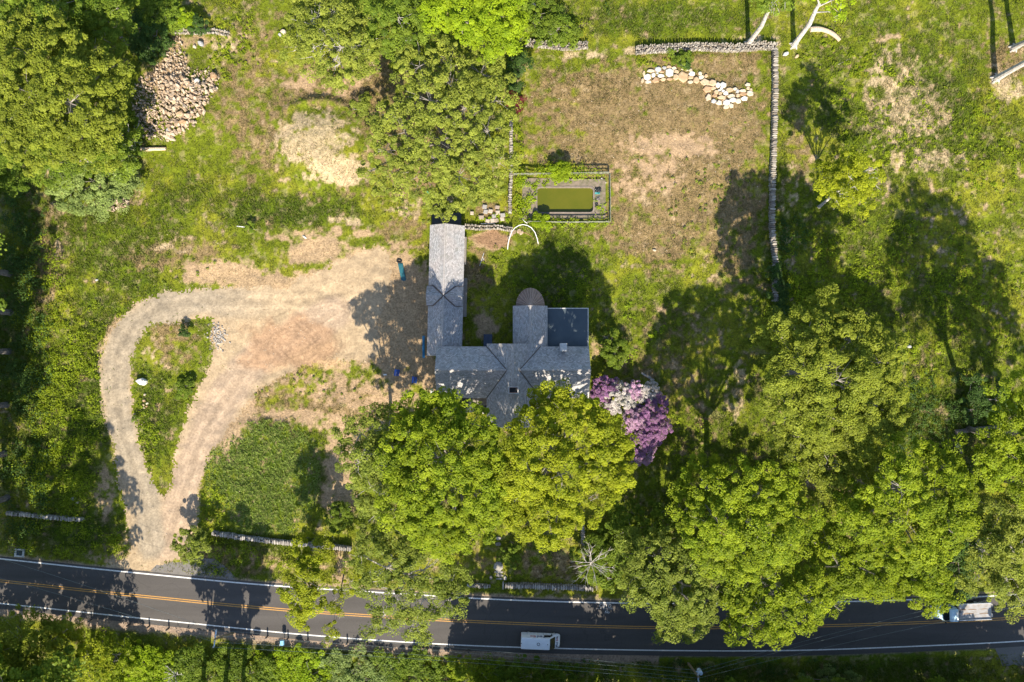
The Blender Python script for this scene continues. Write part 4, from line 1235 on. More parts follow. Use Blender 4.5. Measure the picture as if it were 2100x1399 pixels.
# catch basin
t = thing('catch_basin', 'square concrete catch basin with dark grate by the road at lower left', 'drain', wz(41, 1134), math.radians(-4))
mb = MB(); mb.box(-.72, .72, .38, .6, 0, .16); mb.box(-.72, .72, -.6, -.38, 0, .16); mb.box(-.72, -.45, -.38, .38, 0, .16); mb.box(.45, .72, -.38, .38, 0, .16); mb.build('frame', M_STUCCO, t)
mb = MB(); mb.box(-.45, .45, -.38, .38, .02, .06)
for k in range(7): mb.box(-.42 + k * .13, -.36 + k * .13, -.38, .38, .06, .11)
mb.build('grate', basic('iron_grate', (.05, .07, .10), .5, .2, 5), t)

# guide posts along the south shoulder
GP = [(188, 1271), (267, 1279.5), (307, 1284), (347, 1288), (549.5, 1304), (591.5, 1308.5), (632, 1311.5), (713, 1317), (754, 1320), (878, 1328), (920.5, 1331.5), (961.5, 1333)]
M_POST = basic('post_wood', (.055, .045, .035), .8, .3, 6)
post0 = None
for k, (px, py) in enumerate(GP):
    x, y = W(px, py)
    if post0 is None:
        t = thing('guide_post', '', 'guide post', (x, y, .0), 0, 'wooden guide posts along the south road edge')
        mb = MB(); mb.tube([(0, 0, -.2), (-.02, -.01, .92), (-.02, -.01, .98)], [.12, .115, .07], 10); mb.build('shaft', M_POST, t)
        mb = MB(); mb.rbox(0, .1, .72, .07, .02, .12, .005, 0); mb.build('reflector', M_TRIM, t)
        post0 = t
    else:
        t = copy_tree(post0); t.location = (x, y, 0)
    t['label'] = f'short dark wooden post on the south road edge, {ORD[k]} from the left'

# blue roadside box
t = thing('mailbox', 'light blue box on a post on the south shoulder, beside a guide post', 'mailbox', wz(584, 1311), .05)
mb = MB(); mb.tube([(0, 0, -.1), (0, 0, 1.0)], .05); mb.build('post', M_POST, t)
mb = MB(); mb.prism([(-.28, 1.0), (.28, 1.0), (.28, 1.3), (.2, 1.42), (0, 1.48), (-.2, 1.42), (-.28, 1.3)], 'y', -.36, .3); mb.build('box', basic('light_blue', (.22, .48, .62), .5, .12, 5), t)
mb = MB(); mb.rbox(0, .32, 1.2, .4, .03, .3, .01); mb.build('door', MATS['light_blue'], t)
mb = MB(); mb.rbox(-.34, -.3, 1.3, .03, .3, .16, .005); mb.build('flag', M_TRIM, t)


# ------------------------------------------------------------------ road writing
def text_mesh(name, body, size, mat, loc, rot, parent=None, extrude=.002, sx=1.0, shear=0.0):
    cu = bpy.data.curves.new(name, 'FONT'); cu.body = body; cu.size = size; cu.extrude = extrude; cu.align_x = 'CENTER'; cu.align_y = 'CENTER'; cu.shear = shear
    cu.offset = 0.012 * size
    ob = bpy.data.objects.new(name, cu); col.objects.link(ob)
    dg = bpy.context.evaluated_depsgraph_get(); dg.update()
    me = bpy.data.meshes.new_from_object(ob.evaluated_get(dg))
    bpy.data.objects.remove(ob)
    me.materials.clear(); me.materials.append(mat)
    o = bpy.data.objects.new(name, me); col.objects.link(o)
    o.location = loc; o.rotation_euler = rot; o.scale = (sx, 1, 1)
    if parent: o.parent = parent
    return o


x, y = W(1241, 1243); o = text_mesh('road_marking', 'CBYD', .72, M_CHALK, (x, y, .042), (0, 0, -.03), sx=.95, shear=.1); tag(o, 'faint white letters CBYD sprayed on the road near the north edge line', 'road marking')
x, y = W(1245, 1256); o = text_mesh('road_marking', 'No', .52, M_WHITE_LINE, (x, y, .042), (0, 0, -.03), shear=.1); tag(o, 'small white letters No sprayed below CBYD on the road', 'road marking')
mb = MB(); x, y = W(1244, 1247.5)
for k in range(9): mb.box(-.6 + k * .16, -.5 + k * .16 + .02, -.02, .03, 0, .003); mb.box(-.5 + k * .15, -.42 + k * .15, -.21, -.17, 0, .003)
mb.box(-1.5, 1.0, -.085, -.06, 0, .002)
o = mb.build('road_marking', M_CHALK); o.location = (x, y, .041); tag(o, 'broken white dashes sprayed between the two road writings', 'road marking')
mb = MB(); mb.add([(-.12, -.06, 0), (0, .06, 0), (.12, -.06, 0), (.08, -.08, 0), (0, .01, 0), (-.08, -.08, 0)], [(0, 5, 4, 1), (1, 4, 3, 2)]); o = mb.build('road_marking', M_WHITE_LINE); x, y = W(1244.5, 1252); o.location = (x, y, .042); tag(o, 'tiny white arrowhead sprayed just above the letters No', 'road marking')

# ------------------------------------------------------------------ vehicles
M_VAN = basic('van_paint', (.78, .79, .80), .3, .04, 2)
M_BLACK = basic('black_plastic', (.02, .02, .022), .5, .1, 4)
M_RUBBER = basic('tyre_rubber', (.018, .018, .018), .85, .1, 5)
M_RIM = basic('wheel_rim', (.45, .45, .46), .35, .05, 3, metal=.7)
M_SCREEN = basic('windscreen_glass', (.012, .018, .022), .12, .1, 1, spec=.6)
M_LAMP = basic('lamp_lens', (.75, .75, .72), .15, .05, 1)
M_TAIL = basic('tail_lens', (.35, .02, .02), .2, .05, 1)


def wheel(parent, x, y, r=.34, w=.24):
    mb = MB(); s = 1 if y > 0 else -1
    prof = [(r * .62, -w / 2), (r * .93, -w / 2), (r, -w / 2 + .04), (r, w / 2 - .04), (r * .93, w / 2), (r * .62, w / 2)]
    n = 20; rings = []
    for k in range(n):
        a = 2 * PI * k / n
        rings.append([(x + p[0] * math.cos(a), y + p[1], r + p[0] * math.sin(a)) for p in prof])
    rings.append(rings[0]); mb.loft(rings, False)
    t = mb.build('wheel', M_RUBBER, parent)
    mb = MB(); mb.tube([(x, y - w * .32, r), (x, y + w * .32, r)], r * .63, 18)
    for k in range(5):
        a = 2 * PI * k / 5; mb.tube([(x, y + s * w * .36, r), (x + r * .55 * math.cos(a), y + s * w * .34, r + r * .55 * math.sin(a))], .035, 4)
    mb.build('rim', M_RIM, t)


def body_section(x, hw, hw_top, z0, zt, rt=.18, belt=None):
    """ring across the vehicle at station x"""
    zb = belt if belt else z0 + (zt - z0) * .45
    zb = min(zb, zt - rt - .02)
    r = [(-hw * .93, z0), (-hw, z0 + .08), (-hw, zb), (-hw_top, zt - rt), (-hw_top + rt * .3, zt - rt * .3), (-hw_top + rt, zt), (0, zt + .03), (hw_top - rt, zt), (hw_top - rt * .3, zt - rt * .3), (hw_top, zt - rt), (hw, zb), (hw, z0 + .08), (hw * .93, z0)]
    return [(x, a, b) for a, b in r]


van = thing('delivery_van', 'white high-roofed delivery van with red and blue lettering driving on the shaded road', 'van', (*W(1108, 1309.5), .03), math.radians(-2.2))
van.scale = (1, .97, .82)
mb = MB()
mb.loft([body_section(-2.84, .93, .80, .45, 2.42, .16), body_section(-2.78, 1.0, .87, .40, 2.5, .16), body_section(-2.0, 1.0, .88, .36, 2.54, .16), body_section(1.1, 1.0, .88, .36, 2.54, .16), body_section(1.28, 1.0, .86, .36, 2.48, .18),
         body_section(2.0, 1.0, .80, .36, 1.62, .14, 1.2), body_section(2.1, 1.0, .88, .36, 1.42, .12, 1.05), body_section(2.55, .97, .84, .36, 1.22, .12, .9), body_section(2.78, .86, .70, .38, .98, .12, .7), body_section(2.84, .72, .60, .42, .8, .1, .6)])
body = mb.build('body', M_VAN, van, smooth=False)
mb = MB(); mb.add([(1.30, -.78, 2.47), (1.30, .78, 2.47), (2.02, .86, 1.60), (2.02, -.86, 1.60), (1.36, -.78, 2.50), (1.36, .78, 2.50), (2.08, .86, 1.63), (2.08, -.86, 1.63)], [(4, 7, 6, 5), (0, 1, 2, 3), (0, 4, 5, 1), (1, 5, 6, 2), (2, 6, 7, 3), (3, 7, 4, 0)]); mb.build('windscreen', M_SCREEN, van)
for s in (-1, 1):
    mb = MB(); mb.add([(.45, s * .985, 1.45), (1.75, s * .985, 1.42), (1.3, s * .93, 2.1), (.45, s * .925, 2.15), (.45, s * 1.01, 1.45), (1.75, s * 1.01, 1.42), (1.3, s * .955, 2.1), (.45, s * .95, 2.15)], [(4, 5, 6, 7), (0, 3, 2, 1), (0, 1, 5, 4), (1, 2, 6, 5), (2, 3, 7, 6), (3, 0, 4, 7)]); mb.build('side_window', M_SCREEN, van)
    for x_ in (-1.75, 1.95): wheel(van, x_, s * .88)
    mb = MB(); mb.rbox(1.55, s * 1.14, 1.5, .12, .2, .3, .03); mb.tube([(1.55, s * .98, 1.45), (1.55, s * 1.1, 1.45)], .03, 5); mb.build('wing_mirror', M_BLACK, van)
    mb = MB(); mb.loft([[(2.28, s * .52, 1.34), (2.42, s * .55, 1.30), (2.5, s * .82, 1.2), (2.3, s * .8, 1.3)], [(2.28, s * .52, 1.38), (2.42, s * .55, 1.34), (2.5, s * .82, 1.25), (2.3, s * .8, 1.35)]]); mb.build('headlight', M_BLACK, van)
    mb = MB(); mb.rbox(-2.85, s * .84, 1.2, .06, .14, .6, .01); mb.build('tail_light', M_TAIL, van)
mb = MB()
for k in range(6): mb.rbox(-2.4 + k * .62, 0, 2.575, .04, 1.3, .02, .005)
mb.build('roof_rib', M_VAN, van)
mb = MB()
for s in (-1, 1): mb.box(-2.0, -1.97, s * .99 - .02, s * .99 + .02, .5, 1.4); mb.box(.35, .38, s * .99 - .02, s * .99 + .02, .5, 1.4)
mb.build('door_seam', M_BLACK, van)
mb = MB(); mb.rbox(2.78, 0, .5, .3, 1.5, .22, .05); mb.rbox(-2.86, 0, .45, .14, 1.7, .2, .03); mb.build('bumper', M_BLACK, van)
mb = MB(); mb.tube([(-.35 + .2 * math.cos(a), .2 * math.sin(a), 2.6) for a in np.linspace(0, 2 * PI, 17)], .035, 6); mb.build('roof_vent', M_BLACK, van)
mb = MB(); mb.tube([(.98, 0, 2.5), (.98, 0, 2.63)], .06, 8); mb.rbox(-2.8, 0, 2.5, .1, .14, .12, .02); mb.build('roof_lamp', M_BLACK, van)
M_LBLUE = basic('letter_blue', (.015, .02, .12), .4, .05, 1); M_LRED = basic('letter_red', (.45, .03, .03), .4, .05, 1)
# north side lettering (reads from the north): blue part forward, red part aft
a_side = math.atan2(.12, .75)
def side_text(s_, body, size, mat, x_, z_, side):
    y_ = side * (1.0 - (z_ - 1.35) * .115 + .012)
    return text_mesh('lettering', body, size, mat, (x_, y_, z_), (PI / 2 - a_side * 0 , 0, PI if side > 0 else 0), van, .004)
for side in (1, -1):
    d = side
    fx = 0.05 * d
    o = side_text(0, 'Fed', .86, M_LBLUE, (.0 if side > 0 else -1.75), 1.95, side); o.rotation_euler[0] = PI / 2 - .13
    o2 = side_text(0, 'Ex', .86, M_LRED, (-1.16 if side > 0 else -.6), 1.95, side); o2.rotation_euler[0] = PI / 2 - .13
o = text_mesh('lettering', 'Fed', .42, M_LBLUE, (2.40, -.32, 1.345), (0, 0, PI / 2), van, .004); o.rotation_euler = (-0.0, .40, PI / 2)
o.rotation_mode = 'QUATERNION'
qh = Quaternion((0, 1, 0), .42) @ Quaternion((0, 0, 1), PI / 2)
o.rotation_quaternion = qh; o.location = (2.38, -.30, 1.365)
o = text_mesh('lettering', 'Ex', .42, M_LRED, (2.38, .36, 1.365), (0, 0, 0), van, .004); o.rotation_mode = 'QUATERNION'; o.rotation_quaternion = qh

# flatbed recovery truck, heading left
tr = thing('flatbed_truck', 'blue-white flatbed recovery truck with empty silver deck, cab half hidden by foliage', 'truck', (*W(1960, 1249), .03), math.radians(2.2 + 180))
# local +x is forward (towards picture left)
M_CAB = basic('cab_paint', (.42, .58, .68), .3, .05, 2)
mb = MB()
mb.loft([body_section(1.15, 1.0, .88, .7, 2.45, .14), body_section(1.2, 1.05, .93, .7, 2.5, .14), body_section(2.2, 1.05, .92, .7, 2.5, .16), body_section(2.35, 1.05, .90, .7, 2.4, .18), body_section(2.85, 1.0, .78, .7, 1.72, .12, 1.4), body_section(3.0, .95, .75, .7, 1.55, .12, 1.2), body_section(3.75, .85, .66, .65, 1.35, .12, 1.0), body_section(3.9, .75, .6, .65, 1.1, .1, .9)])
mb.build('cab', M_CAB, tr)
mb = MB(); mb.add([(2.37, -.8, 2.38), (2.37, .8, 2.38), (2.87, .84, 1.72), (2.87, -.84, 1.72), (2.43, -.8, 2.42), (2.43, .8, 2.42), (2.93, .84, 1.76), (2.93, -.84, 1.76)], [(4, 7, 6, 5), (0, 1, 2, 3), (0, 4, 5, 1), (1, 5, 6, 2), (2, 6, 7, 3), (3, 7, 4, 0)]); mb.build('windscreen', M_SCREEN, tr)
for k in range(9):
    mb = MB() if k == 0 else mb
    mb.rbox(1.72, -.72 + k * .18, 2.525, .95, .03, .03, .008)
mb.build('roof_rib', M_CAB, tr)
M_DECK = basic('steel_deck', (.36, .36, .37), .6, .12, 1.5, metal=.2, c2=(.29, .26, .23))
M_RUST = basic('rust_stain', (.22, .155, .11), .9, .3, 3)
mb = MB(); mb.box(-4.35, .78, -1.12, 1.12, 1.1, 1.22); dk = mb.build('deck', M_DECK, tr)
mb = MB()
for s in (-1, 1): mb.rbox(-1.78, s * 1.17, 1.27, 5.13, .12, .3, .03)
mb.build('side_rail', basic('rail_steel', (.50, .50, .52), .4, .1, 3, metal=.3), tr)
mb = MB(); mb.rbox(-2.9, 1.245, 1.3, 2.2, .03, .1, .005); mb.build('yellow_strip', basic('yellow_strip', (.65, .42, .03), .5), tr)
mb = MB()
for (xx, yy, l_, w_) in ((-1.0, .30, 1.8, .1), (-.3, -.32, 1.0, .14), (-3.3, .35, 1.4, .09), (-1.6, -.28, 1.4, .08), (-3.4, -.3, 1.2, .06), (.4, -.5, .4, .08)): 
    mb.add([(xx + l_ / 2 * math.cos(a), yy + w_ * (1 + .4 * math.sin(3 * a)) * math.sin(a), 1.224) for a in np.linspace(0, 2 * PI, 15)[:-1]], [tuple(range(14))])
mb.build('rust_stain', M_RUST, tr)
mb = MB(); mb.box(.86, .98, -1.1, 1.1, 1.0, 2.1); mb.rbox(.92, 0, 2.12, .14, 2.3, .08, .02); mb.build('headboard', M_BLACK, tr)
mb = MB(); mb.tube([(.75, 0, 1.27), (.35, 0, 1.27), (.2, .14, 1.27), (.05, .1, 1.27), (.05, -.1, 1.27), (.2, -.14, 1.27), (.35, 0, 1.27)], .03, 5); mb.build('winch_hook', M_BLACK, tr)
mb = MB(); mb.box(-4.2, 3.2, -.4, .4, .55, 1.05); mb.build('chassis', M_BLACK, tr)
mb = MB(); mb.rbox(-4.6, .72, 1.0, .16, .5, .18, .03); mb.rbox(-4.6, -.72, 1.0, .16, .5, .18, .03); mb.rbox(-4.5, 0, .95, .08, 1.8, .08, .02); mb.build('rear_lamp_bar', M_STUCCO, tr)
mb = MB(); mb.rbox(4.05, 0, .75, .2, 2.1, .32, .06); mb.build('bumper', M_METAL, tr)
for s in (-1, 1):
    wheel(tr, 2.95, s * .95, .45, .28); wheel(tr, -2.6, s * .95, .45, .3); wheel(tr, -2.6, s * .64, .45, .26)
    mb = MB(); mb.rbox(2.55, s * 1.28, 1.7, .1, .18, .36, .03); mb.tube([(2.55, s * 1.0, 1.7), (2.55, s * 1.2, 1.7)], .03, 5); mb.build('wing_mirror', M_BLACK, tr)
    mb = MB(); mb.rbox(3.86, s * .6, 1.1, .08, .26, .2, .02); mb.build('headlight', M_LAMP, tr)
    mb = MB(); mb.rbox(2.1, s * 1.02, 1.95, .7, .03, .5, .01); mb.build('side_window', M_SCREEN, tr)
mb = MB(); mb.rbox(1.35, 0, 2.6, .25, 1.2, .12, .04); mb.build('light_bar', M_LAMP, tr)

# ------------------------------------------------------------------ utility poles
M_POLE = basic('pole_wood', (.22, .17, .10), .85, .3, 3)
M_ARM = basic('crossarm_paint', (.50, .62, .75), .6, .15, 4)
def pole(label, base, toppx, h, a0, a1, transformer=False):
    """base px; arm end px a0,a1 (north, south) at height h"""
    bx, by = W(*base); t = thing('utility_pole', label, 'utility pole', (bx, by, 0))
    tx, ty = W(*toppx, h)
    mb = MB(); mb.tube([(0, 0, -.3), ((tx - bx) * .5, (ty - by) * .5, h * .5), (tx - bx, ty - by, h + .4)], [.2, .17, .13], 10); mb.build('pole', M_POLE, t)
    x0, y0 = W(*a0, h); x1, y1 = W(*a1, h); L = math.hypot(x1 - x0, y1 - y0); a = math.atan2(y1 - y0, x1 - x0)
    mb = MB(); mb.rbox((x0 + x1) / 2 - bx, (y0 + y1) / 2 - by, h, L, .14, .14, .02, a); arm = mb.build('crossarm', M_ARM, t)
    ends = []
    for u in (.03, .32, .68, .97):
        xx, yy = x0 + (x1 - x0) * u, y0 + (y1 - y0) * u
        mb = MB(); mb.tube([(xx - bx, yy - by, h + .07), (xx - bx, yy - by, h + .15), (xx - bx, yy - by, h + .2), (xx - bx, yy - by, h + .3)], [.05, .1, .07, .1], 8); mb.build('insulator', M_STUCCO, arm)
        ends.append((xx, yy, h + .3))
    mb = MB(); mb.tube([(tx - bx, ty - by, h - .9), (x0 * .6 + x1 * .4 - bx, y0 * .6 + y1 * .4 - by, h - .05)], .03, 5); mb.build('brace', M_METAL, t)
    if transformer:
        mb = MB(); cx, cy = tx - bx + .62, ty - by - .1
        mb.tube([(cx, cy, h - 1.9), (cx, cy, h - 1.85), (cx, cy, h - .85), (cx, cy, h - .78)], [.26, .3, .3, .22], 16); mb.tube([(cx, cy, h - .78), (cx, cy, h - .6)], .07, 8); mb.tube([(cx - .3, cy, h - 1.3), (cx - .55, cy + .05, h - 1.3)], .07, 6)
        mb.build('transformer', M_ARM, t)
    return ends, (tx, ty)


e1, tp1 = pole('utility pole with long pale crossarm on the south verge, left of the picture centre', (478, 1300), (443, 1309), 6.5, (444, 1291), (439, 1327))
e2, tp2 = pole('utility pole with crossarm and grey transformer can at the bottom edge', (1412, 1362), (1431, 1386), 7.5, (1431, 1373), (1432, 1397), True)
def wire(p, q, sag, label, r=.014):
    n = 18; pts = []
    for k in range(n + 1):
        u = k / n; pts.append((p[0] + (q[0] - p[0]) * u, p[1] + (q[1] - p[1]) * u, p[2] + (q[2] - p[2]) * u - sag * 4 * u * (1 - u)))
    mb = MB(); ox, oy, oz = p; mb.tube([(a - ox, b2 - oy, c_ - oz) for a, b2, c_ in pts], r, 4, cap=False)
    o = mb.build('power_line', M_WIRE); o.location = p; tag(o, label, 'power line', 'overhead wires along the road')
M_WIRE = basic('wire', (.16, .20, .20), .5, .1, 2)
wl = ['nearest the road', 'second from the road', 'third from the road', 'farthest from the road']
for k in range(4):
    wire(e1[k], e2[k], .8, f'overhead wire between the two poles, {wl[k]}')
west = [(*W(-60, 1128 + 14 * k, 7), 7) for k in range(2)]
wire(e1[0], west[0], .5, 'overhead wire crossing the road left of the left pole, upper one'); wire(e1[2], (*W(-60, 1170, 6.4), 6.4), .5, 'overhead wire crossing the road left of the left pole, lower one')
for k, (px, py) in enumerate(((2075, 1210), (2085, 1218), (2110, 1240))):
    wire(e2[k], (*W(px, py, 9), 9), .6, f'overhead wire running from the transformer pole across the road to the right, {["top","middle","lowest"][k]}')


# ------------------------------------------------------------------ foliage
def leaf_cloud(C, Rr, per, leaf, flat=.55, up=.9, r=rng):
    """C (n,3) clump centres, Rr (n,) clump radii -> quads; each leaf a small bent card"""
    n = len(C)
    if n == 0: return np.zeros((0, 3)), np.zeros((0, 4), int), np.zeros(0)
    N = n * per
    ci = np.repeat(np.arange(n), per)
    d = r.normal(size=(N, 3)); d[:, 2] = np.abs(d[:, 2]) * 1.1 - .15
    d /= np.linalg.norm(d, axis=1, keepdims=True)
    rad = Rr[ci] * (0.55 + 0.5 * r.random(N) ** .6)
    P = C[ci] + d * rad[:, None] * np.array([1, 1, flat])
    nrm = d * .65 + np.array([0, -.4, up]) + r.normal(size=(N, 3)) * .42
    nrm /= np.linalg.norm(nrm, axis=1, keepdims=True)
    a = r.normal(size=(N, 3)); u = np.cross(nrm, a); u /= np.linalg.norm(u, axis=1, keepdims=True)
    v = np.cross(nrm, u)
    s = leaf * (0.55 + .95 * r.random(N)); s2 = s * (.5 + .35 * r.random(N))
    u *= s[:, None] / 2; v *= s2[:, None] / 2
    V = np.stack([P - u, P + v - u * .1, P + u, P - v + u * .1], 1).reshape(-1, 3)
    Fq = np.arange(N * 4).reshape(-1, 4)
    ct = r.random(n)
    t = np.clip(.5 * ct[ci] + .5 * r.random(N), 0, 1)
    return V, Fq, t


def crown_points(L, spacing, r=rng, inner=.35, under=-.25):
    """L: list (x,y,z,rad,rz). clump centres over the lobes"""
    pts = []; rad = []
    Ls = np.array(L)
    for k, (x, y, z, R_, rz) in enumerate(L):
        n = int(2.6 * PI * R_ * R_ / (spacing * spacing) * 0.85)
        for shell, m in ((1.0, n), (.66, int(n * inner))):
            d = r.normal(size=(max(m, 3), 3)); d /= np.linalg.norm(d, axis=1, keepdims=True)
            d = d[d[:, 2] > under]
            # lumpy radius
            ph = r.random(3) * 6
            lump = 1 + .16 * np.sin(3 * np.arctan2(d[:, 1], d[:, 0]) + ph[0]) + .10 * np.sin(7 * np.arctan2(d[:, 1], d[:, 0]) + ph[1]) + r.normal(size=len(d)) * .07
            P = np.array([x, y, z]) + d * np.array([R_, R_, rz]) * shell * lump[:, None]
            for p in range(len(P)):
                q = P[p]
                ins = False
                dd = ((q[0] - Ls[:, 0]) ** 2 + (q[1] - Ls[:, 1]) ** 2) / Ls[:, 3] ** 2 + ((q[2] - Ls[:, 2]) / Ls[:, 4]) ** 2
                dd[k] = 9
                if shell == 1.0 and (dd < .42).any(): continue
                pts.append(q); rad.append(spacing * (.32 + .75 * r.random() ** 1.6))
    return np.array(pts), np.array(rad)


tree_no = 0


def tree(name, label, cat, lobes, H, kind, base=None, dens=1.0, leaf=.27, spacing=.98, group=None, bark=None, trunk=.30, bare=0, per=40, dome=.24, squash=.55, lean=True, smallz=0.0, under=-.2, twigs=7):
    """lobes in photo px (px,py,r) seen at crown height"""
    global tree_no
    tree_no += 1
    r = np.random.default_rng(1000 + tree_no); rr = random.Random(tree_no)
    lp = np.array([q[:3] for q in lobes], float)
    cen = np.average(lp[:, :2], axis=0, weights=lp[:, 2] ** 2)
    dm = max(1.0, np.max(np.hypot(lp[:, 0] - cen[0], lp[:, 1] - cen[1])))
    L = []
    for (px, py, pr) in lp:
        d = math.hypot(px - cen[0], py - cen[1]) / dm if len(lp) > 1 else 0
        rw0 = pr / S * .9
        top = H * (1 - dome * d * d) - rr.uniform(0, .06) * H
        rz = min(rw0 * squash, top * .42)
        z = max(top - rz, rz * .6 + smallz)
        k = 1 - (z + rz * .4) / CAM_H
        x, y = (px - 1050) * k / S, (700 - py) * k / S
        L.append((x, y, z, max(pr * 1.07 * k / S, .25), rz))
    if base is None:
        bx = sum(q[0] * q[3] for q in L) / sum(q[3] for q in L); by = sum(q[1] * q[3] for q in L) / sum(q[3] for q in L)
    else:
        bx, by = W(*base)
    bz = gz(bx, by)
    t = thing(name, label, cat, (bx, by, bz), 0, group)
    off = np.array([bx, by, bz])
    C, Rr = crown_points(L, spacing, r, under=under)
    if dens < 1:
        keep = r.random(len(C)) < dens; C, Rr = C[keep], Rr[keep]
    V, Fq, tt = leaf_cloud(C - off, Rr, int(per * 2.9), leaf * .8, r=r)
    np_mesh('crown', V, Fq, LEAF[kind], t, tint=tt)
    # wood
    if trunk > 0:
        zt = min(q[2] for q in L) * .62
        cx = sum(q[0] for q in L) / len(L) - bx; cy = sum(q[1] for q in L) / len(L) - by
        bm_ = bark or M_BARK
        mb = MB()
        fork = (cx * .5, cy * .5, zt - bz)
        mb.tube([(0, 0, -.3), (0.02, 0, .25), (cx * .12, cy * .12, zt * .3), (cx * .28, cy * .28, zt * .65), fork], [trunk * 1.6, trunk * 1.15, trunk, trunk * .9, trunk * .75], 9)
        mb.build('trunk', bm_, t)
        mb = MB()
        for (x, y, z, R_, rz) in L:
            e = (x - bx, y - by, z + rz * .25 - bz)
            mid = ((fork[0] + e[0]) / 2 + rr.uniform(-.5, .5), (fork[1] + e[1]) / 2 + rr.uniform(-.5, .5), fork[2] * .45 + e[2] * .55)
            mb.tube([fork, mid, e], [trunk * .5, trunk * .32, trunk * .16], 6)
            # boughs to leaf clumps of this lobe
            for _ in range(int(twigs * .45 * min(2, R_ / 2.5)) + 1):
                a = rr.uniform(0, 2 * PI); q = rr.uniform(.55, 1.02)
                p = (e[0] + math.cos(a) * R_ * q, e[1] + math.sin(a) * R_ * q, e[2] + rz * (.5 - .75 * q * q) + rr.uniform(-.3, .3))
                m = ((e[0] * .55 + p[0] * .45) + rr.uniform(-.3, .3), (e[1] * .55 + p[1] * .45) + rr.uniform(-.3, .3), (e[2] + p[2]) / 2)
                mb.tube([e, m, p], [trunk * .12 + .01, .035, .012], 4, cap=False)
                for _k in range(1):
                    b2 = rr.uniform(0, 2 * PI); l_ = rr.uniform(.5, 1.1)
                    mb.tube([m, (m[0] + math.cos(b2) * l_, m[1] + math.sin(b2) * l_, m[2] + rr.uniform(.1, .6))], [.025, .01], 3, cap=False)
        mb.build('branches', M_TWIG if bark is None else bark, t)
    return t


def dead_branches(label, px, py, z, R_, n=9, name='dead_tree', base=None, mat=M_BARKL, seed=1, cat='dead tree', r0=.12):
    rr = random.Random(seed)
    x, y = W(px, py, z)
    bx, by = W(*base) if base else (x, y)
    t = thing(name, label, cat, (bx, by, gz(bx, by)))
    mb = MB(); mb.tube([(0, 0, -.2), ((x - bx) * .6, (y - by) * .6, z * .55), (x - bx, y - by, z)], [r0 * 1.4, r0, r0 * .6], 7); mb.build('trunk', mat, t)
    mb = MB()
    for k in range(n):
        a = 2 * PI * k / n + rr.uniform(-.3, .3); L_ = R_ * rr.uniform(.6, 1.05)
        s_ = rr.uniform(.5, .95)
        p0 = ((x - bx) * s_, (y - by) * s_, z * s_)
        m = (p0[0] + math.cos(a) * L_ * .5, p0[1] + math.sin(a) * L_ * .5, p0[2] + L_ * .3)
        e = (m[0] + math.cos(a + rr.uniform(-.4, .4)) * L_ * .5, m[1] + math.sin(a + rr.uniform(-.4, .4)) * L_ * .5, m[2] + L_ * .25)
        mb.tube([p0, m, e], [r0 * .45, r0 * .28, .015], 5, cap=False)
        for _ in range(3):
            b2 = a + rr.uniform(-1, 1); l_ = L_ * rr.uniform(.25, .5)
            mb.tube([m, (m[0] + math.cos(b2) * l_, m[1] + math.sin(b2) * l_, m[2] + rr.uniform(0, .5))], [.03, .012], 4, cap=False)
            mb.tube([e, (e[0] + math.cos(b2) * l_ * .6, e[1] + math.sin(b2) * l_ * .6, e[2] + rr.uniform(0, .4))], [.025, .012], 3, cap=False)
    mb.build('branches', mat, t)
    return t


T = tree
# --- upper left
T('oak_tree', 'huge olive green tree mass filling the upper left edge', 'tree', [(40, 100, 70), (110, 130, 75), (190, 165, 58), (60, 190, 75), (140, 210, 75), (212, 225, 44), (80, 270, 70), (165, 285, 58), (20, 240, 60), (228, 165, 34)], 17, 'olive', trunk=.5)
T('maple_tree', 'bright green tree skirting the lower side of the big olive tree', 'tree', [(40, 300, 50), (110, 330, 45), (190, 310, 45), (235, 290, 35), (250, 330, 28), (20, 350, 40)], 9, 'mid')
T('willow_shrub', 'low pale blue-green thicket below the big olive tree', 'shrub', [(140, 350, 45), (190, 372, 55), (235, 345, 42), (150, 390, 38), (205, 400, 38), (250, 375, 28)], 3.6, 'pale', trunk=.1, leaf=.24, spacing=.9, per=34)
T('shade_tree', 'dark shaded tree in the top left corner', 'tree', [(40, 20, 55), (110, 10, 60), (180, 15, 55), (60, 60, 40)], 12, 'mid', trunk=.35)
T('shade_tree', 'dark green tree with a bright tip left of the shaded gap at the top', 'tree', [(220, 25, 45), (205, 70, 40), (240, 5, 30), (160, 70, 40)], 10, 'mid', trunk=.3)
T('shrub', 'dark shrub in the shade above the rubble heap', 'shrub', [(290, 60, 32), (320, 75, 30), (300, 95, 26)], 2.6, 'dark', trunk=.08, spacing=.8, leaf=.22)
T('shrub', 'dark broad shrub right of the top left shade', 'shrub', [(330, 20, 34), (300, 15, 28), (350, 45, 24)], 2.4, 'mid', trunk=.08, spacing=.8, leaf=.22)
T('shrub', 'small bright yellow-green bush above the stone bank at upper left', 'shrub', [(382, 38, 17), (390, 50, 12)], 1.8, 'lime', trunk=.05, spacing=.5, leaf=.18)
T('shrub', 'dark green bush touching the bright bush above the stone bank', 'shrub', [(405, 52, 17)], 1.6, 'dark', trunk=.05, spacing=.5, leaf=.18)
T('shrub', 'scrubby green bush at the foot of the rubble heap beside the split log', 'shrub', [(262, 270, 26), (270, 300, 20), (250, 250, 20)], 2.4, 'mid', trunk=.08, spacing=.6, leaf=.2, dens=.7)
dead_branches('bare grey twiggy shrub between the pale thicket and the rubble heap', 262, 283, 2.2, 2.2, 10, seed=4, name='bare_shrub', cat='shrub', r0=.06)
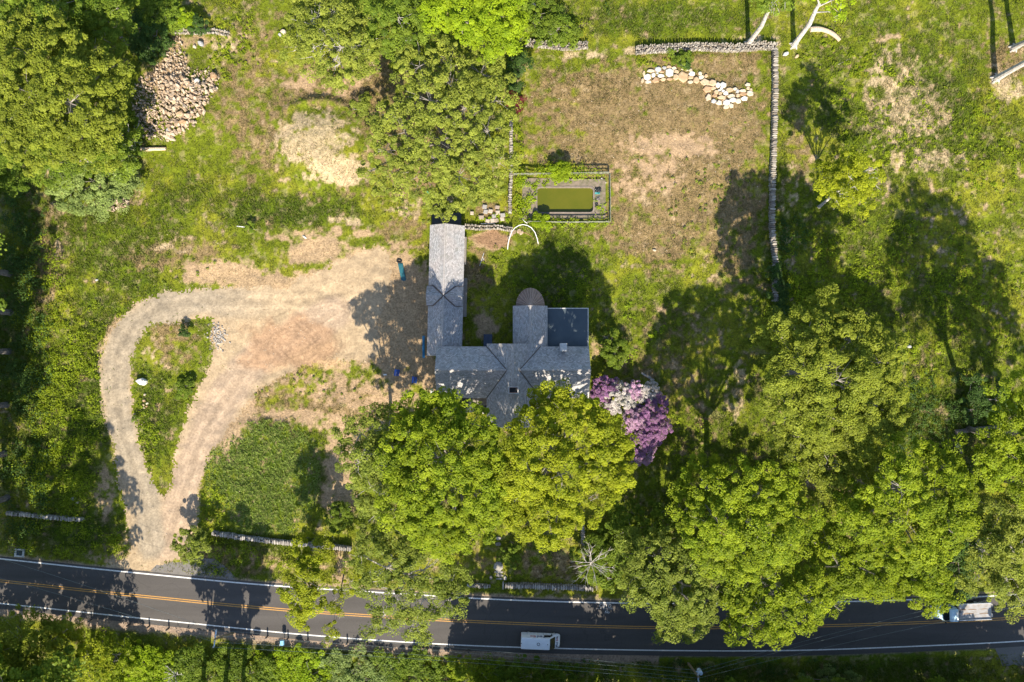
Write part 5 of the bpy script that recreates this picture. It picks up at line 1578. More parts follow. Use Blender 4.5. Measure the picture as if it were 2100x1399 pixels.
# --- upper middle
T('birch_tree', 'thin light green birch thicket with white branches at the top', 'tree', [(640, 50, 55), (700, 95, 62), (690, 25, 50), (745, 50, 50), (615, 95, 38), (695, 130, 42), (655, 110, 45), (735, 115, 40), (700, 160, 18)], 8.5, 'sage', bark=M_BARKL, dens=.6, leaf=.25, spacing=.9, trunk=.16, twigs=22, per=34)
T('birch_tree', 'slim mid green tree between the birch thicket and the lime maple', 'tree', [(815, 35, 50), (860, 20, 45), (790, 80, 40), (850, 70, 38), (775, 20, 40)], 9.5, 'mid', bark=M_BARKL, trunk=.18, dens=.85, leaf=.26)
T('maple_tree', 'brilliant lime green maple at the top edge', 'tree', [(915, 5, 45), (960, 25, 48), (1010, 35, 50), (1045, 20, 38), (1000, 80, 34), (1045, 85, 26), (950, 55, 26), (905, -10, 40), (1040, 60, 30)], 13, 'lime', trunk=.35, per=48)
T('cherry_tree', 'wide sparse olive green tree with dead twigs left of the walled yard', 'tree', [(860, 135, 50), (925, 140, 55), (985, 150, 50), (1015, 205, 45), (880, 205, 55), (950, 220, 60), (830, 270, 60), (900, 290, 62), (970, 290, 58), (1010, 330, 40), (790, 310, 38), (805, 355, 45), (870, 355, 60), (940, 360, 55), (920, 415, 36), (1000, 270, 40), (760, 350, 25), (985, 380, 35), (800, 235, 28), (930, 180, 40), (900, 330, 40)], 10.5, 'sage', dens=.62, leaf=.25, spacing=.8, trunk=.4, twigs=12, per=32, bark=None, dome=.25)
T('ornamental_shrub', 'dark red leaved shrub at the left wall of the yard', 'shrub', [(1056, 207, 15), (1058, 222, 11)], 2.6, 'red', trunk=.06, spacing=.5, leaf=.18)
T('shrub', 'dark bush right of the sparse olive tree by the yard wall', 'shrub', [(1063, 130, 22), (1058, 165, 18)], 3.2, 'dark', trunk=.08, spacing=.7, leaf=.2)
T('shrub', 'leafy green bush on the slope above the short wall stub', 'shrub', [(1105, 30, 35), (1150, 55, 32), (1120, 65, 26), (1165, 75, 22)], 1.8, 'mid', trunk=.06, spacing=.8, leaf=.22, dens=.8)
T('shrub', 'green bush against the thick wall at the top of the yard', 'shrub', [(1402, 122, 16), (1385, 113, 12)], 1.3, 'mid', trunk=.04, spacing=.5, leaf=.18)
T('shrub', 'dark low bush just above the winding boulder row', 'shrub', [(1405, 133, 9)], 1.0, 'dark', trunk=.03, spacing=.4, leaf=.15)
T('shrub', 'small scraggly bush right of the dirt mound', 'shrub', [(735, 225, 22), (745, 205, 12)], 2.0, 'dull', trunk=.05, spacing=.55, leaf=.18, dens=.6)
# --- leaning trunks upper right
def lean_tree(label, base, top, H, lobes, kind, r0=.34):
    bx, by = W(*base); tx, ty = W(*top, H * .75)
    t = thing('leaning_tree', label, 'tree', (bx, by, gz(bx, by)), 0, 'tall bare-stemmed trees of the upper meadow')
    ex, ey = tx - bx, ty - by
    mb = MB(); mb.tube([(0, 0, -.3), (0, 0, .15), (ex * .1, ey * .1, H * .12), (ex * .35 + .2, ey * .35, H * .35), (ex * .7, ey * .7, H * .55), (ex, ey, H * .75)], [r0 * 1.9, r0 * 1.25, r0, r0 * .9, r0 * .7, r0 * .45], 10)
    for k in range(5):
        a = k * 1.256 + .3; mb.tube([(math.cos(a) * r0 * 1.9, math.sin(a) * r0 * 1.9, -.12), (math.cos(a) * r0 * .8, math.sin(a) * r0 * .8, .5)], [.16, .1], 5)
    mb.build('trunk', M_BARKL, t)
    L = []
    for (px, py, pr, z) in lobes:
        k = 1 - z / CAM_H; L.append(((px - 1050) * k / S, (700 - py) * k / S, z, pr * k / S, pr / S * .6))
    r = np.random.default_rng(int(base[0]))
    C, Rr = crown_points(L, 1.1, r)
    V, Fq, tt = leaf_cloud(C - np.array([bx, by, gz(bx, by)]), Rr, 34, .26, r=r)
    np_mesh('crown', V, Fq, LEAF[kind], t, tint=tt)
    mb = MB(); rr = random.Random(base[0])
    for (x, y, z, R_, rz) in L:
        e = (x - bx, y - by, z + .2)
        s = rr.uniform(.62, .9); p0 = (ex * s, ey * s, H * .75 * s)
        mb.tube([p0, ((p0[0] + e[0]) / 2, (p0[1] + e[1]) / 2, (p0[2] + e[2]) / 2 + .4), e], [r0 * .35, r0 * .22, .04], 5, cap=False)
        for _ in range(7):
            a = rr.uniform(0, 6.28); mb.tube([e, (e[0] + math.cos(a) * R_, e[1] + math.sin(a) * R_, e[2] + rr.uniform(-.3, .8))], [.05, .015], 4, cap=False)
    mb.build('branches', M_BARKL, t)
lean_tree('pale leaning trunk rising from the top wall, left one of the pair', (1536, 89), (1588, 5), 16, [(1585, -8, 38, 13), (1610, -25, 45, 15), (1560, -40, 40, 14), (1575, 12, 16, 11)], 'mid')
lean_tree('pale leaning trunk with forked limbs beside the curved peeled log', (1628, 93), (1692, -12), 15, [(1700, -30, 45, 13), (1740, -10, 22, 12), (1660, -20, 24, 13), (1722, 30, 18, 10)], 'lime', .36)
lean_tree('grey leaning trunk at the right edge, upper one of two', (2079, 99), (2180, 50), 17, [(2200, 30, 70, 14), (2250, 60, 60, 15)], 'mid', .38)
lean_tree('thick grey leaning trunk at the right edge, lower one of two', (2041, 163), (2170, 85), 17, [(2190, 110, 60, 14), (2160, 60, 30, 14), (2240, 130, 60, 15)], 'mid', .42)
# --- right meadow
T('young_tree', 'bright yellow-green young tree alone in the right meadow', 'tree', [(1700, 372, 34), (1738, 355, 42), (1775, 350, 32), (1745, 385, 36), (1720, 400, 26), (1790, 375, 22), (1760, 410, 26), (1690, 350, 20)], 14, 'yellow', base=(1681, 424), dens=.8, leaf=.24, spacing=.9, trunk=.2, bark=M_BARKL, dome=.3, squash=1.5, twigs=10)
T('oak_tree', 'huge yellow-olive tree right of the lawn, its crown nearest the meadow', 'tree', [(1700, 650, 48), (1650, 690, 52), (1590, 680, 32), (1745, 700, 58), (1805, 745, 42), (1640, 755, 62), (1720, 780, 75), (1800, 820, 55), (1690, 850, 72), (1615, 830, 50), (1770, 870, 62), (1640, 900, 45), (1840, 860, 28), (1835, 700, 20)], 20, 'olive', trunk=.55, per=46)
T('oak_tree', 'yellow-olive tree just below the huge one, right of the lawn', 'tree', [(1640, 950, 45), (1700, 945, 55), (1755, 960, 42), (1660, 990, 45), (1720, 1000, 40)], 17, 'olive', trunk=.4)
T('maple_tree', 'vivid green maple in the middle of the right-hand grove', 'tree', [(1880, 950, 50), (1940, 960, 52), (1850, 1000, 50), (1920, 1020, 62), (1970, 1000, 32), (1860, 1070, 62), (1785, 1060, 50), (1940, 1080, 55), (1880, 1125, 52), (1810, 1120, 42), (1750, 1030, 38)], 22, 'maple', trunk=.45, per=46)
T('maple_tree', 'dense green tree at the right edge above the grove', 'tree', [(2125, 865, 85), (2085, 850, 34), (2150, 930, 70), (2060, 935, 45), (2035, 962, 36), (2095, 980, 50), (2180, 880, 60)], 24, 'maple', base=(1985, 880), trunk=.4)
T('woodland_tree', 'tall tree outside the right edge beyond the dense green one', 'tree', [(2235, 1034, 85), (2220, 960, 60), (2270, 1080, 70)], 24, 'mid', base=(2040, 980), trunk=.4, group='woodland trees around the picture edge', spacing=1.5, leaf=.5, per=24)
T('shrub_tree', 'dull green tree with pale twigs at the right edge beside the road', 'tree', [(2060, 1050, 50), (2020, 1130, 45), (2080, 1130, 55), (2010, 1178, 34), (2068, 1190, 42), (2100, 1220, 50), (2100, 1060, 50)], 11, 'sage', trunk=.3, bark=M_BARKL, dens=.85, twigs=14)
T('maple_tree', 'round green tree overhanging the truck cab', 'tree', [(1905, 1195, 38), (1930, 1225, 34), (1895, 1230, 28), (1870, 1205, 24), (1925, 1180, 30)], 11.5, 'maple', trunk=.25, per=46)
T('shrub_tree', 'yellow-green tree along the road between the vivid maple and the leafy road tree', 'tree', [(1700, 1120, 40), (1720, 1160, 48), (1770, 1180, 48), (1820, 1190, 42), (1850, 1180, 32), (1740, 1195, 30), (1665, 1110, 30)], 11, 'maple', trunk=.25, dens=.95)
T('maple_tree', 'large deep green and yellow tree in the left of the right-hand grove', 'tree', [(1440, 985, 45), (1500, 1010, 55), (1570, 1010, 50), (1410, 1040, 38), (1480, 1080, 65), (1560, 1090, 72), (1620, 1060, 50), (1620, 1120, 35), (1530, 1150, 45), (1470, 1140, 35), (1600, 1000, 35)], 20.5, 'maple', trunk=.5, per=46)
T('ash_tree', 'pale green tree leaning over the road left of the yellow one', 'tree', [(1310, 1130, 42), (1360, 1150, 50), (1420, 1160, 50), (1340, 1200, 50), (1400, 1220, 55), (1450, 1210, 40), (1380, 1270, 38), (1410, 1290, 28), (1440, 1260, 28), (1300, 1185, 30)], 13, 'dull', trunk=.35, per=44, twigs=10)
T('maple_tree', 'yellow-flecked tree leaning farthest over the road right of the pale green one', 'tree', [(1530, 1215, 42), (1590, 1200, 50), (1650, 1220, 45), (1690, 1240, 26), (1560, 1260, 50), (1620, 1265, 42), (1520, 1290, 28), (1590, 1295, 28), (1660, 1270, 26), (1500, 1250, 26)], 13.5, 'maple', trunk=.35, per=44, twigs=10)
dead_branches('dead white-limbed tree between the two trees over the road', 1545, 1198, 11, 2.2, 8, seed=8, base=(1530, 1170))
dead_branches('grey leafless little tree by the street wall', 1213, 1152, 5, 3.0, 13, seed=3, base=(1205, 1170))
dead_branches('bare twigs hanging over the road below the pale green tree', 1408, 1308, 7, 1.3, 9, seed=13, base=(1380, 1215), r0=.06)
dead_branches('bare twigs at the right end of the yellow-flecked tree over the road', 1700, 1235, 8, 1.6, 10, seed=14, base=(1670, 1200), r0=.06)
T('shrub_tree', 'small bright green tree around the leafless one by the street wall', 'tree', [(1200, 1135, 24), (1225, 1115, 22), (1215, 1165, 24), (1240, 1150, 20), (1222, 1190, 14)], 3.6, 'mid', trunk=.08, spacing=.7, leaf=.22, dens=.85)
T('shrub_tree', 'bushy green thicket between the little bare tree and the pale road tree', 'shrub', [(1290, 1085, 38), (1255, 1180, 28), (1270, 1140, 28), (1340, 1080, 38), (1285, 1050, 26)], 4.5, 'mid', trunk=.12, dens=.9)
T('shrub', 'dull brownish bush in the gap above the pale road tree', 'shrub', [(1265, 1112, 22), (1400, 1100, 22)], 2.6, 'dull', trunk=.06, spacing=.7, dens=.7)
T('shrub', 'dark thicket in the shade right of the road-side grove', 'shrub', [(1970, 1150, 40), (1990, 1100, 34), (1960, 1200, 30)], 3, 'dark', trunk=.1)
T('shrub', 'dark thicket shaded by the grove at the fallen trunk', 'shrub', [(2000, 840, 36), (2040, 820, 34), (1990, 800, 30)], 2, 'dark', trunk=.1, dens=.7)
T('shrub', 'dark shrub beside the long narrow wall, above the huge olive tree', 'shrub', [(1590, 560, 16), (1596, 600, 18), (1604, 640, 16)], 1.8, 'dark', trunk=.05, spacing=.6, leaf=.2)
# --- in front of the house
T('maple_tree', 'great yellow-green maple left of the street gable, reaching over the porch roof', 'tree', [(845, 850, 38), (900, 835, 32), (915, 822, 24), (970, 870, 38), (900, 885, 60), (960, 910, 50), (850, 910, 50), (910, 950, 65), (985, 960, 42), (860, 990, 62), (930, 1020, 65), (985, 1010, 35), (830, 1045, 45), (895, 1080, 55), (955, 1085, 42), (910, 1120, 26), (1020, 960, 36), (1015, 1010, 34), (820, 960, 40), (1000, 1060, 30)], 19.5, 'maple', trunk=.55, per=48)
T('maple_tree', 'great yellow maple right of the street gable, beside the flowering shrubs', 'tree', [(1130, 822, 35), (1100, 870, 35), (1165, 850, 42), (1210, 850, 30), (1115, 920, 52), (1190, 900, 58), (1245, 905, 40), (1080, 950, 38), (1150, 975, 68), (1230, 960, 52), (1260, 985, 30), (1080, 1010, 40), (1200, 1030, 45), (1120, 1050, 60), (1075, 1075, 30), (1140, 1095, 26), (1055, 890, 20), (1050, 970, 34), (1045, 1040, 30), (1270, 940, 28)], 20, 'yellow', trunk=.55, per=48)
T('ash_tree', 'thin dull green tree with grey twigs at the left of the yellow-green maple', 'tree', [(740, 890, 42), (790, 880, 40), (735, 950, 38), (785, 945, 46), (760, 1000, 45), (800, 1020, 42), (775, 1045, 32), (700, 925, 14), (800, 850, 24)], 16.5, 'dull', dens=.75, leaf=.25, spacing=.95, trunk=.3, twigs=18, bark=M_BARKL)
T('narrow_tree', 'narrow yellow tree hanging out over the road centre line', 'tree', [(640, 1130, 30), (615, 1155, 34), (625, 1190, 36), (610, 1225, 34), (640, 1240, 28), (622, 1262, 24)], 11, 'yellow', base=(635, 1140), trunk=.25, leaf=.26, dome=.2, spacing=.95, per=44)
T('ash_tree', 'large sparse dull green tree over the road below the left maple', 'tree', [(775, 1100, 38), (830, 1120, 45), (800, 1160, 48), (870, 1170, 52), (920, 1195, 36), (760, 1195, 34), (810, 1215, 50), (870, 1230, 50), (920, 1235, 28), (790, 1260, 34), (845, 1285, 32), (775, 1285, 22), (740, 1140, 28), (860, 1300, 18)], 13.5, 'dull', dens=.84, leaf=.26, spacing=1.05, trunk=.38, twigs=13, bark=M_BARKL)
T('sapling', 'thin straggling sapling hanging over the road beside the narrow yellow tree', 'tree', [(715, 1200, 26), (690, 1225, 14), (690, 1250, 10), (685, 1290, 14), (680, 1310, 12), (697, 1265, 9)], 8, 'yellow', base=(705, 1180), dens=.45, leaf=.22, spacing=.7, trunk=.1, dome=.2, twigs=12)
T('young_tree', 'small leafy tree overhanging the right side of the driveway mouth', 'tree', [(378, 1112, 22), (400, 1100, 18), (405, 1128, 22), (385, 1132, 18), (402, 1150, 10)], 4.2, 'dull', trunk=.1, spacing=.55, leaf=.2, base=(405, 1110), dens=.85)
T('shrub', 'dense bright green bush left of the sparse road tree, above the road wall', 'shrub', [(695, 1058, 22), (690, 1075, 16), (705, 1045, 12)], 2.8, 'mid', trunk=.06, spacing=.45, leaf=.16, per=50)
T('shrub', 'round dark shrub beside the stone steps', 'shrub', [(1046, 1143, 19)], 1.7, 'mid', trunk=.05, spacing=.45, leaf=.16, per=50)
T('shrub', 'small dark evergreen standing alone on the driveway island', 'shrub', [(378, 682, 9)], 1.5, 'dark', trunk=.04, spacing=.35, leaf=.14)
T('shrub', 'bushy plant on the right edge of the driveway island', 'shrub', [(378, 795, 15), (372, 808, 10), (385, 782, 9)], .9, 'mid', trunk=.03, spacing=.4, leaf=.16)
T('shrub', 'little round plant on the left edge of the driveway island', 'shrub', [(278, 860, 6)], .7, 'mid', trunk=.02, spacing=.3, leaf=.12)
T('shrub', 'green bush beside the batten left of the barn', 'shrub', [(514, 467, 9)], .9, 'mid', trunk=.02, spacing=.35, leaf=.14)
T('shrub', 'bushy lilac with few flowers right of the annex roof', 'shrub', [(1250, 700, 22), (1262, 725, 24), (1268, 740, 16)], 2.2, 'mid', trunk=.06, spacing=.6, leaf=.2, dens=.7)
T('shrub', 'vigorous green vine clump in the lower left corner of the pool fence', 'shrub', [(1110, 455, 14), (1098, 450, 10), (1120, 462, 9)], 1.2, 'lime', trunk=.03, spacing=.4, leaf=.18)
T('shrub', 'green bush on the top side of the pool fence', 'shrub', [(1150, 352, 16), (1158, 345, 11), (1143, 362, 10)], 2.0, 'lime', trunk=.05, spacing=.45, leaf=.18)
T('shrub', 'single yellow bush below the pool fence', 'shrub', [(1193, 464, 5)], .6, 'lime', trunk=.02, spacing=.25, leaf=.14)
# --- rhododendrons
def rhodo(label, lobes, H, kind, dens=1.0): return T('rhododendron', label, 'flowering shrub', lobes, H, kind, trunk=.1, spacing=.42, leaf=.14, per=44, dens=dens, group='flowering shrubs beside the yellow maple', squash=.8)
rhodo('dusky purple flowering shrub nearest the house corner', [(1240, 800, 22), (1228, 815, 18), (1258, 795, 14), (1240, 830, 16)], 3.4, 'purple')
rhodo('creamy white flowering shrub in the middle of the flower bed', [(1268, 815, 24), (1280, 830, 20), (1290, 808, 16), (1262, 835, 14)], 3.6, 'white')
rhodo('brightest white flowering shrub at the top right of the flower bed', [(1330, 802, 18), (1318, 815, 14), (1342, 812, 12)], 3.0, 'white')
rhodo('small white and purple flowering shrub left of the brightest white one', [(1298, 800, 16), (1305, 810, 12)], 3.2, 'lilac')
rhodo('deep purple flowering shrub on the right shoulder of the flower bed', [(1348, 835, 22), (1335, 850, 20), (1320, 858, 22)], 3.8, 'purple')
rhodo('lilac pink flowering shrub at the left of the purple mass', [(1297, 862, 18), (1310, 850, 14), (1290, 875, 12)], 3.6, 'lilac')
rhodo('largest purple flowering shrub at the right tip of the bed', [(1350, 878, 22), (1330, 888, 22), (1310, 890, 16), (1342, 860, 14)], 3.7, 'purple')
rhodo('purple flowering shrub below the largest one', [(1318, 912, 20), (1338, 905, 16), (1305, 908, 12)], 3.3, 'purple')
rhodo('magenta flowering shrub at the bottom tip of the bed', [(1325, 935, 14), (1308, 945, 10), (1335, 925, 10)], 2.5, 'lilac')
T('shrub', 'green shrub without flowers in the gap of the flower bed', 'shrub', [(1315, 830, 14), (1305, 838, 10)], 2.2, 'mid', trunk=.05, spacing=.5, leaf=.18)

# --- south side of the road
SH = [([(45, 1320, 60), (100, 1310, 42), (20, 1370, 50), (90, 1370, 50)], 12, 'olive', 'pale yellow-olive tree crown in the bottom left corner'),
      ([(140, 1300, 28), (150, 1350, 42), (180, 1385, 45), (130, 1400, 45)], 9, 'yellow', 'yellow-green tree with bare twigs, second from the bottom left corner'),
      ([(205, 1328, 28), (240, 1356, 36), (215, 1390, 42), (252, 1325, 16)], 4, 'maple', 'green thicket under the road posts at lower left'),
      ([(290, 1358, 36), (330, 1368, 36), (310, 1390, 42), (270, 1385, 36), (240, 1380, 30)], 2.0, 'lime', 'brightest yellow-green thicket on the bottom edge'),
      ([(370, 1358, 24), (390, 1370, 36), (420, 1400, 40), (350, 1400, 34)], 2.0, 'mid', 'mid green thicket left of the long-armed utility pole'),
      ([(470, 1360, 30), (520, 1380, 38), (480, 1400, 38), (550, 1400, 36)], 1.5, 'mid', 'thicket with pale twigs below the long-armed utility pole'),
      ([(540, 1356, 18), (590, 1370, 38), (640, 1385, 40), (600, 1400, 40)], 1.1, 'lime', 'sunlit green thicket below the blue roadside box'),
      ([(680, 1362, 24), (730, 1375, 38), (700, 1400, 40), (770, 1395, 36)], 1.2, 'pale', 'soft blue-green thicket in the middle of the bottom edge'),
      ([(640, 1346, 12), (770, 1346, 12), (775, 1352, 12)], .9, 'mid', 'low green bush right behind the guide posts'),
      ([(820, 1375, 34), (870, 1365, 30), (860, 1400, 38), (910, 1390, 34)], 1.3, 'mid', 'green thicket below the van'),
      ([(950, 1372, 22), (1000, 1385, 32), (950, 1400, 32), (930, 1358, 12)], 2.4, 'maple', 'last sunlit thicket before the shaded verge'),
      ([(1080, 1385, 36), (1140, 1395, 36), (1040, 1400, 30)], 2.4, 'mid', 'shaded thicket left of the transformer pole'),
      ([(1700, 1395, 20), (1745, 1398, 18), (1640, 1400, 20)], 1.0, 'pale', 'low pale plants on the dark verge at lower right')]
for lob, H, kd, lab in SH:
    T('thicket', lab, 'shrub', lob, H, kd, trunk=.12, spacing=.85, leaf=.24, per=36, twigs=6, under=-.05)
dead_branches('bare white branch sticking out of the thicket at lower left', 143, 1312, 6.5, 1.6, 6, seed=21, base=(135, 1290), r0=.07, name='dead_sapling', cat='dead tree')
dead_branches('pale bare twigs in the thicket on the bottom edge', 360, 1392, 4.5, 1.5, 8, seed=22, base=(350, 1370), r0=.06, name='dead_sapling', cat='dead tree')
# --- trees standing just outside the picture whose shade falls inside it
def off(label, lobes, H, kd): T('woodland_tree', label, 'tree', lobes, H, kd, trunk=.4, spacing=1.6, leaf=.5, per=26, twigs=3, group='woodland trees around the picture edge')
k = 0
for (gx, gy, r_, H) in [(30, 560, 70, 17), (35, 640, 62, 15), (30, 720, 66, 17), (22, 830, 66, 17), (20, 930, 60, 17), (28, 1020, 60, 16), (-60, 480, 80, 18), (-70, 620, 80, 18), (-60, 780, 80, 18), (-60, 930, 80, 18), (-50, 1080, 80, 18)]:
    f = 1 / (1 - H * .75 / CAM_H); px, py = 1050 + (gx - 1050) * f, 700 + (gy - 700) * f
    off(f'tall tree crown outside the left edge, {ORD[k]} from the top', [(px, py, r_), (px - 20, py + 45, r_ * .7), (px - 30, py - 40, r_ * .7)], H, 'mid'); k += 1
k = 0
def bottom(gx, gy, r_, H, deep):
    global k
    f = 1 / (1 - H * (.5 if deep else .75) / CAM_H); px, py = 1050 + (gx - 1050) * f, 700 + (gy - 700) * f
    T('woodland_tree', ('tall' if H > 14 else 'low') + f' woodland tree beyond the bottom edge, {ORD[k]} in the belt', 'tree', [(px, py, r_), (px + r_ * .5, py + 40, r_ * .7), (px - r_ * .5, py + 30, r_ * .6)], H, 'mid', base=(gx, gy + 15), trunk=.35, spacing=1.4, leaf=.55, per=30, twigs=3, group='woodland trees around the picture edge', squash=2.4 if deep else .8, dome=.1, under=-.9 if deep else -.3)
    k += 1
for a in [(30, 1350, 65, 23, 1), (120, 1350, 60, 24, 1), (185, 1350, 42, 24, 1), (-60, 1360, 75, 22, 1), (418, 1440, 46, 21, 1), (465, 1445, 50, 22, 1), (500, 1440, 30, 20, 1),
          (985, 1470, 60, 19, 1), (1070, 1475, 70, 20, 1), (1150, 1470, 60, 20, 1), (1200, 1560, 40, 19, 1), (1320, 1470, 58, 20, 1), (1400, 1475, 72, 21, 1), (1490, 1475, 75, 21, 1), (1580, 1475, 75, 21, 1), (1670, 1475, 75, 21, 1), (1760, 1475, 75, 21, 1), (1850, 1480, 75, 20, 1), (1930, 1495, 60, 18, 1), *[(x_, 1428 + (x_ % 3) * 6, 38, 10 + (x_ % 2) * 3, 1) for x_ in range(1010, 1960, 70)], (1975, 1440, 50, 11, 1), (2040, 1445, 50, 11, 1), (2110, 1445, 50, 11, 1)]:
    bottom(*a)

# ------------------------------------------------------------------ undergrowth (uncountable)
# px,py,rx,ry,height,density
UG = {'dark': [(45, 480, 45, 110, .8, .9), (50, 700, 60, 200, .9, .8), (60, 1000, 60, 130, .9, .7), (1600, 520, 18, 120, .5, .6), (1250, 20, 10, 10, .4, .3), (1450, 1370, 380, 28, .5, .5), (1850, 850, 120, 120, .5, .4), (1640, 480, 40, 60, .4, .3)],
      'maple': [(130, 850, 80, 190, .6, .9), (110, 1000, 90, 90, .8, .8), (130, 1110, 110, 40, .7, .8), (240, 1120, 50, 30, .5, .6), (90, 620, 50, 140, .6, .6), (1700, 600, 120, 60, .4, .4), (470, 1130, 60, 30, .6, .7), (440, 1050, 30, 60, .6, .8), (1070, 410, 16, 55, .5, .9), (1060, 300, 14, 50, .4, .5), (1140, 60, 70, 40, .5, .5), (1360, 130, 60, 12, .4, .8),
              (450, 1180, 30, 22, .4, .5), (1150, 600, 90, 60, .35, .4), (1030, 560, 40, 60, .3, .3), (640, 50, 60, 60, .3, .3), (480, 90, 60, 80, .3, .35), (1260, 860, 60, 60, .3, .4), (1440, 900, 120, 60, .4, .35), (1730, 700, 200, 200, .4, .4), (1270, 1180, 80, 30, .5, .6), (300, 900, 30, 90, .35, .5), (395, 790, 18, 60, .35, .5), (820, 1372, 180, 20, .4, .5), (100, 1300, 90, 16, .5, .5),
              (1800, 560, 250, 120, .35, .3), (1990, 640, 120, 160, .35, .35), (200, 700, 60, 80, .4, .4), (1710, 100, 80, 80, .25, .2), (2020, 300, 90, 120, .3, .3), (1800, 240, 130, 130, .28, .3)],
      'lime': [(1072, 400, 18, 50, .6, .95), (1150, 357, 92, 9, 1.3, 1.5), (1100, 395, 20, 40, .3, .6), (1230, 400, 16, 44, .3, .5), (1250, 405, 8, 48, .5, .5), (1165, 456, 85, 9, .6, .8), (1085, 385, 26, 24, .25, .35), (1140, 376, 60, 8, .25, .3), (1228, 425, 18, 22, .25, .4), (1010, 440, 50, 18, .3, .3), (950, 1120, 30, 30, .3, .3), (1300, 690, 60, 60, .3, .2), (1760, 380, 60, 40, .3, .2)],
      'dull': [(1680, 1080, 60, 60, .6, .6), (1370, 1090, 50, 40, .5, .5), (400, 560, 160, 40, .18, .06), (850, 420, 70, 40, .25, .3), (1450, 450, 110, 120, .25, .10), (620, 800, 150, 50, .18, .08), (330, 740, 50, 60, .2, .12), (1420, 330, 130, 120, .15, .03)]}
for kd, L in UG.items():
    Cs = []; Rs = []
    for (px, py, rx, ry, h, de) in L:
        area = PI * rx * ry / S / S
        n = int(area * de * 4.2)
        a = rng.random(n) * 2 * PI; q = np.sqrt(rng.random(n)) * (.7 + .5 * rng.random(n))
        X_ = (px + rx * q * np.cos(a) - 1050) / S; Y_ = (700 - (py + ry * q * np.sin(a))) / S
        hh = h * (.5 + rng.random(n) * .7)
        PXn = 1050 + S * X_; PYn = 700 - S * Y_
        keep = ((PYn < line_y(N_LINE, PXn) - 9) | (PYn > line_y(S_LINE, PXn) + (26 if kd != 'dark' else 20))) & ~((np.abs(PXn - 1159) < 60) & (np.abs(PYn - 411) < 27)) & (fbm(X_, Y_, 2.2, 3, 21) > .42)
        keep &= ~(inpoly(PXn, PYn, DRIVE_OUT) & ~inpoly(PXn, PYn, ISLAND))
        keep &= ~((np.abs(PXn - 1045) < 165) & (np.abs(PYn - 765) < 110))
        X_, Y_, hh = X_[keep], Y_[keep], hh[keep]
        Cs.append(np.stack([X_, Y_, gh(X_, Y_) + hh * .55], 1)); Rs.append(hh * .75 + .1)
    Cn = np.concatenate(Cs); Rn = np.concatenate(Rs)
    V_, F_, t_ = leaf_cloud(Cn, Rn, 16, .19, flat=.7)
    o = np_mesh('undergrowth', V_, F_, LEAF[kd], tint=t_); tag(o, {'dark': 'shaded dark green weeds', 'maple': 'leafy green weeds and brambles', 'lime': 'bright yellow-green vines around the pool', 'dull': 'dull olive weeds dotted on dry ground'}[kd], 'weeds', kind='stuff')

# ------------------------------------------------------------------ grass (uncountable)
NT = 620000
X_ = rng.uniform(-77, 77, NT); Y_ = rng.uniform(-52, 52, NT)
PXn = 1050 + S * X_; PYn = 700 - S * Y_
cc, bare, lush = cover(X_, Y_)
dense = np.clip(.45 + lush * .6 - bare * .55, .03, 1)
clump = fbm(X_, Y_, 1.0, 3, 31)
keep = (rng.random(NT) < dense * (0.35 + 1.3 * sstep(.4, .62, clump)))
keep &= (PYn < line_y(N_LINE, PXn) - 8) | (PYn > line_y(S_LINE, PXn) + 24)
keep &= ~((np.abs(PXn - 1159) < 88) & (np.abs(PYn - 409) < 44))
drv = inpoly(PXn, PYn, DRIVE_OUT) & ~inpoly(PXn, PYn, ISLAND)
keep &= ~drv | (rng.random(NT) < .012)
keep &= ~((np.abs(PXn - 1045) < 160) & (np.abs(PYn - 772) < 62))
X_, Y_, cc, lush = X_[keep], Y_[keep], cc[keep], lush[keep]
n = len(X_); Zg = gh(X_, Y_)
hgt = (.07 + .12 * rng.random(n)) * (1 + 1.1 * np.clip(lush, 0, 1))
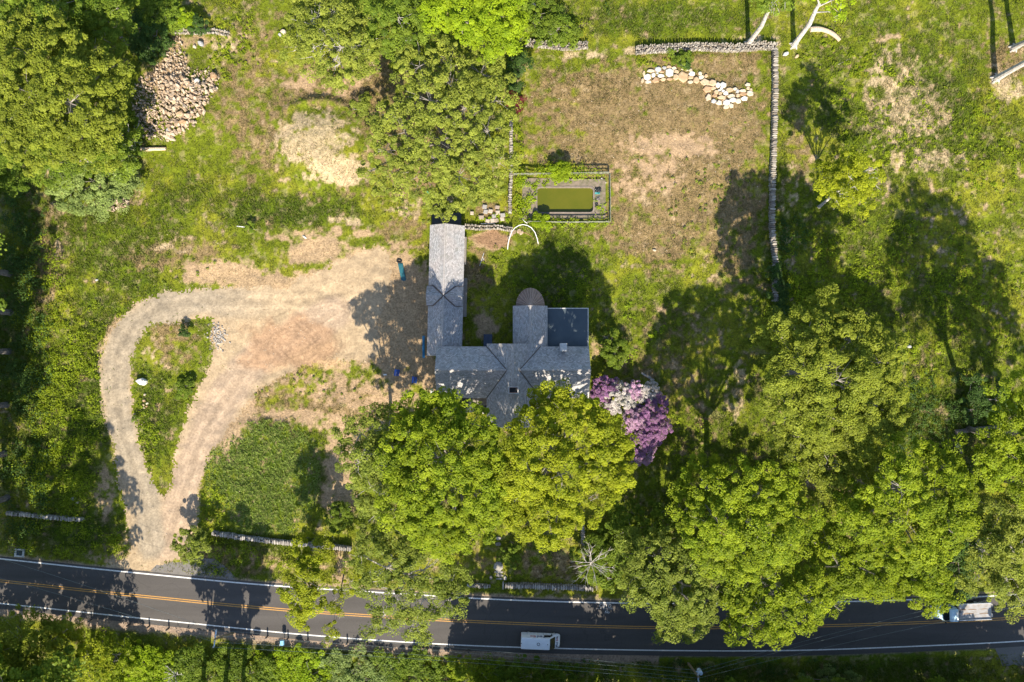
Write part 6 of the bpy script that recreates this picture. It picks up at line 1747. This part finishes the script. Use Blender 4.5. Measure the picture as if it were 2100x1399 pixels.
tall = inpoly(1050 + S * X_, 700 - S * Y_, [(425, 1000), (420, 940), (450, 890), (500, 865), (570, 862), (630, 885), (655, 920), (660, 1000), (640, 1060), (600, 1095), (440, 1085)])
hgt = np.where(tall, hgt * 1.2, hgt)
Vs = []; cols = []
for b in range(2):
    a = rng.random(n) * 2 * PI; w = (.035 + .035 * rng.random(n)) * (1 + .3 * tall); L_ = hgt * (.7 + .8 * rng.random(n))
    bx = X_ + rng.normal(size=n) * .05; by = Y_ + rng.normal(size=n) * .05
    px_, py_ = -np.sin(a) * w, np.cos(a) * w
    p0 = np.stack([bx + px_, by + py_, Zg - .01], 1); p1 = np.stack([bx - px_, by - py_, Zg - .01], 1)
    p2 = np.stack([bx + np.cos(a) * L_, by + np.sin(a) * L_, Zg + hgt], 1)
    Vs.append(np.stack([p0, p1, p2], 1))
    v = (.55 + .95 * rng.random((n, 1))); dry = rng.random((n, 1)) < .16
    g_ = np.where(tall[:, None], np.array([[.20, .27, .05]]), cc) * v
    g_ = np.where(dry, g_ * .5 + np.array([.30, .25, .11]) * .5, g_ * .8 + np.array([.14, .19, .03]) * .2)
    cols.append(g_)
V_ = np.concatenate(Vs).reshape(-1, 3); F_ = np.arange(len(V_)).reshape(-1, 3)
o = np_mesh('grass', V_, F_, M_TUFT, colattr=('FACE', np.concatenate(cols)))
tag(o, 'rough meadow grass and lawn over the whole plot', 'grass', kind='stuff')
# scattered small stones on the drive and bare soil
mb = MB()
for k in range(900):
    px, py = random.choice([(random.uniform(200, 800), random.uniform(480, 1150)), (random.uniform(380, 800), random.uniform(560, 860)), (random.uniform(1060, 1560), random.uniform(120, 520))])
    if py > line_y(N_LINE, px) - 12 or (abs(px - 1155) < 100 and abs(py - 409) < 52): continue
    x, y, z = wz(px, py); s_ = random.uniform(.05, .14)
    mb.stone(x, y, z - .02, s_ * 1.3, s_, s_ * .7, random.uniform(0, PI), sides=5, rough=.3)
o = mb.build('pebbles', BOULDER['pale']); tag(o, 'loose pale pebbles scattered over the drive and bare soil', 'pebbles', kind='stuff')
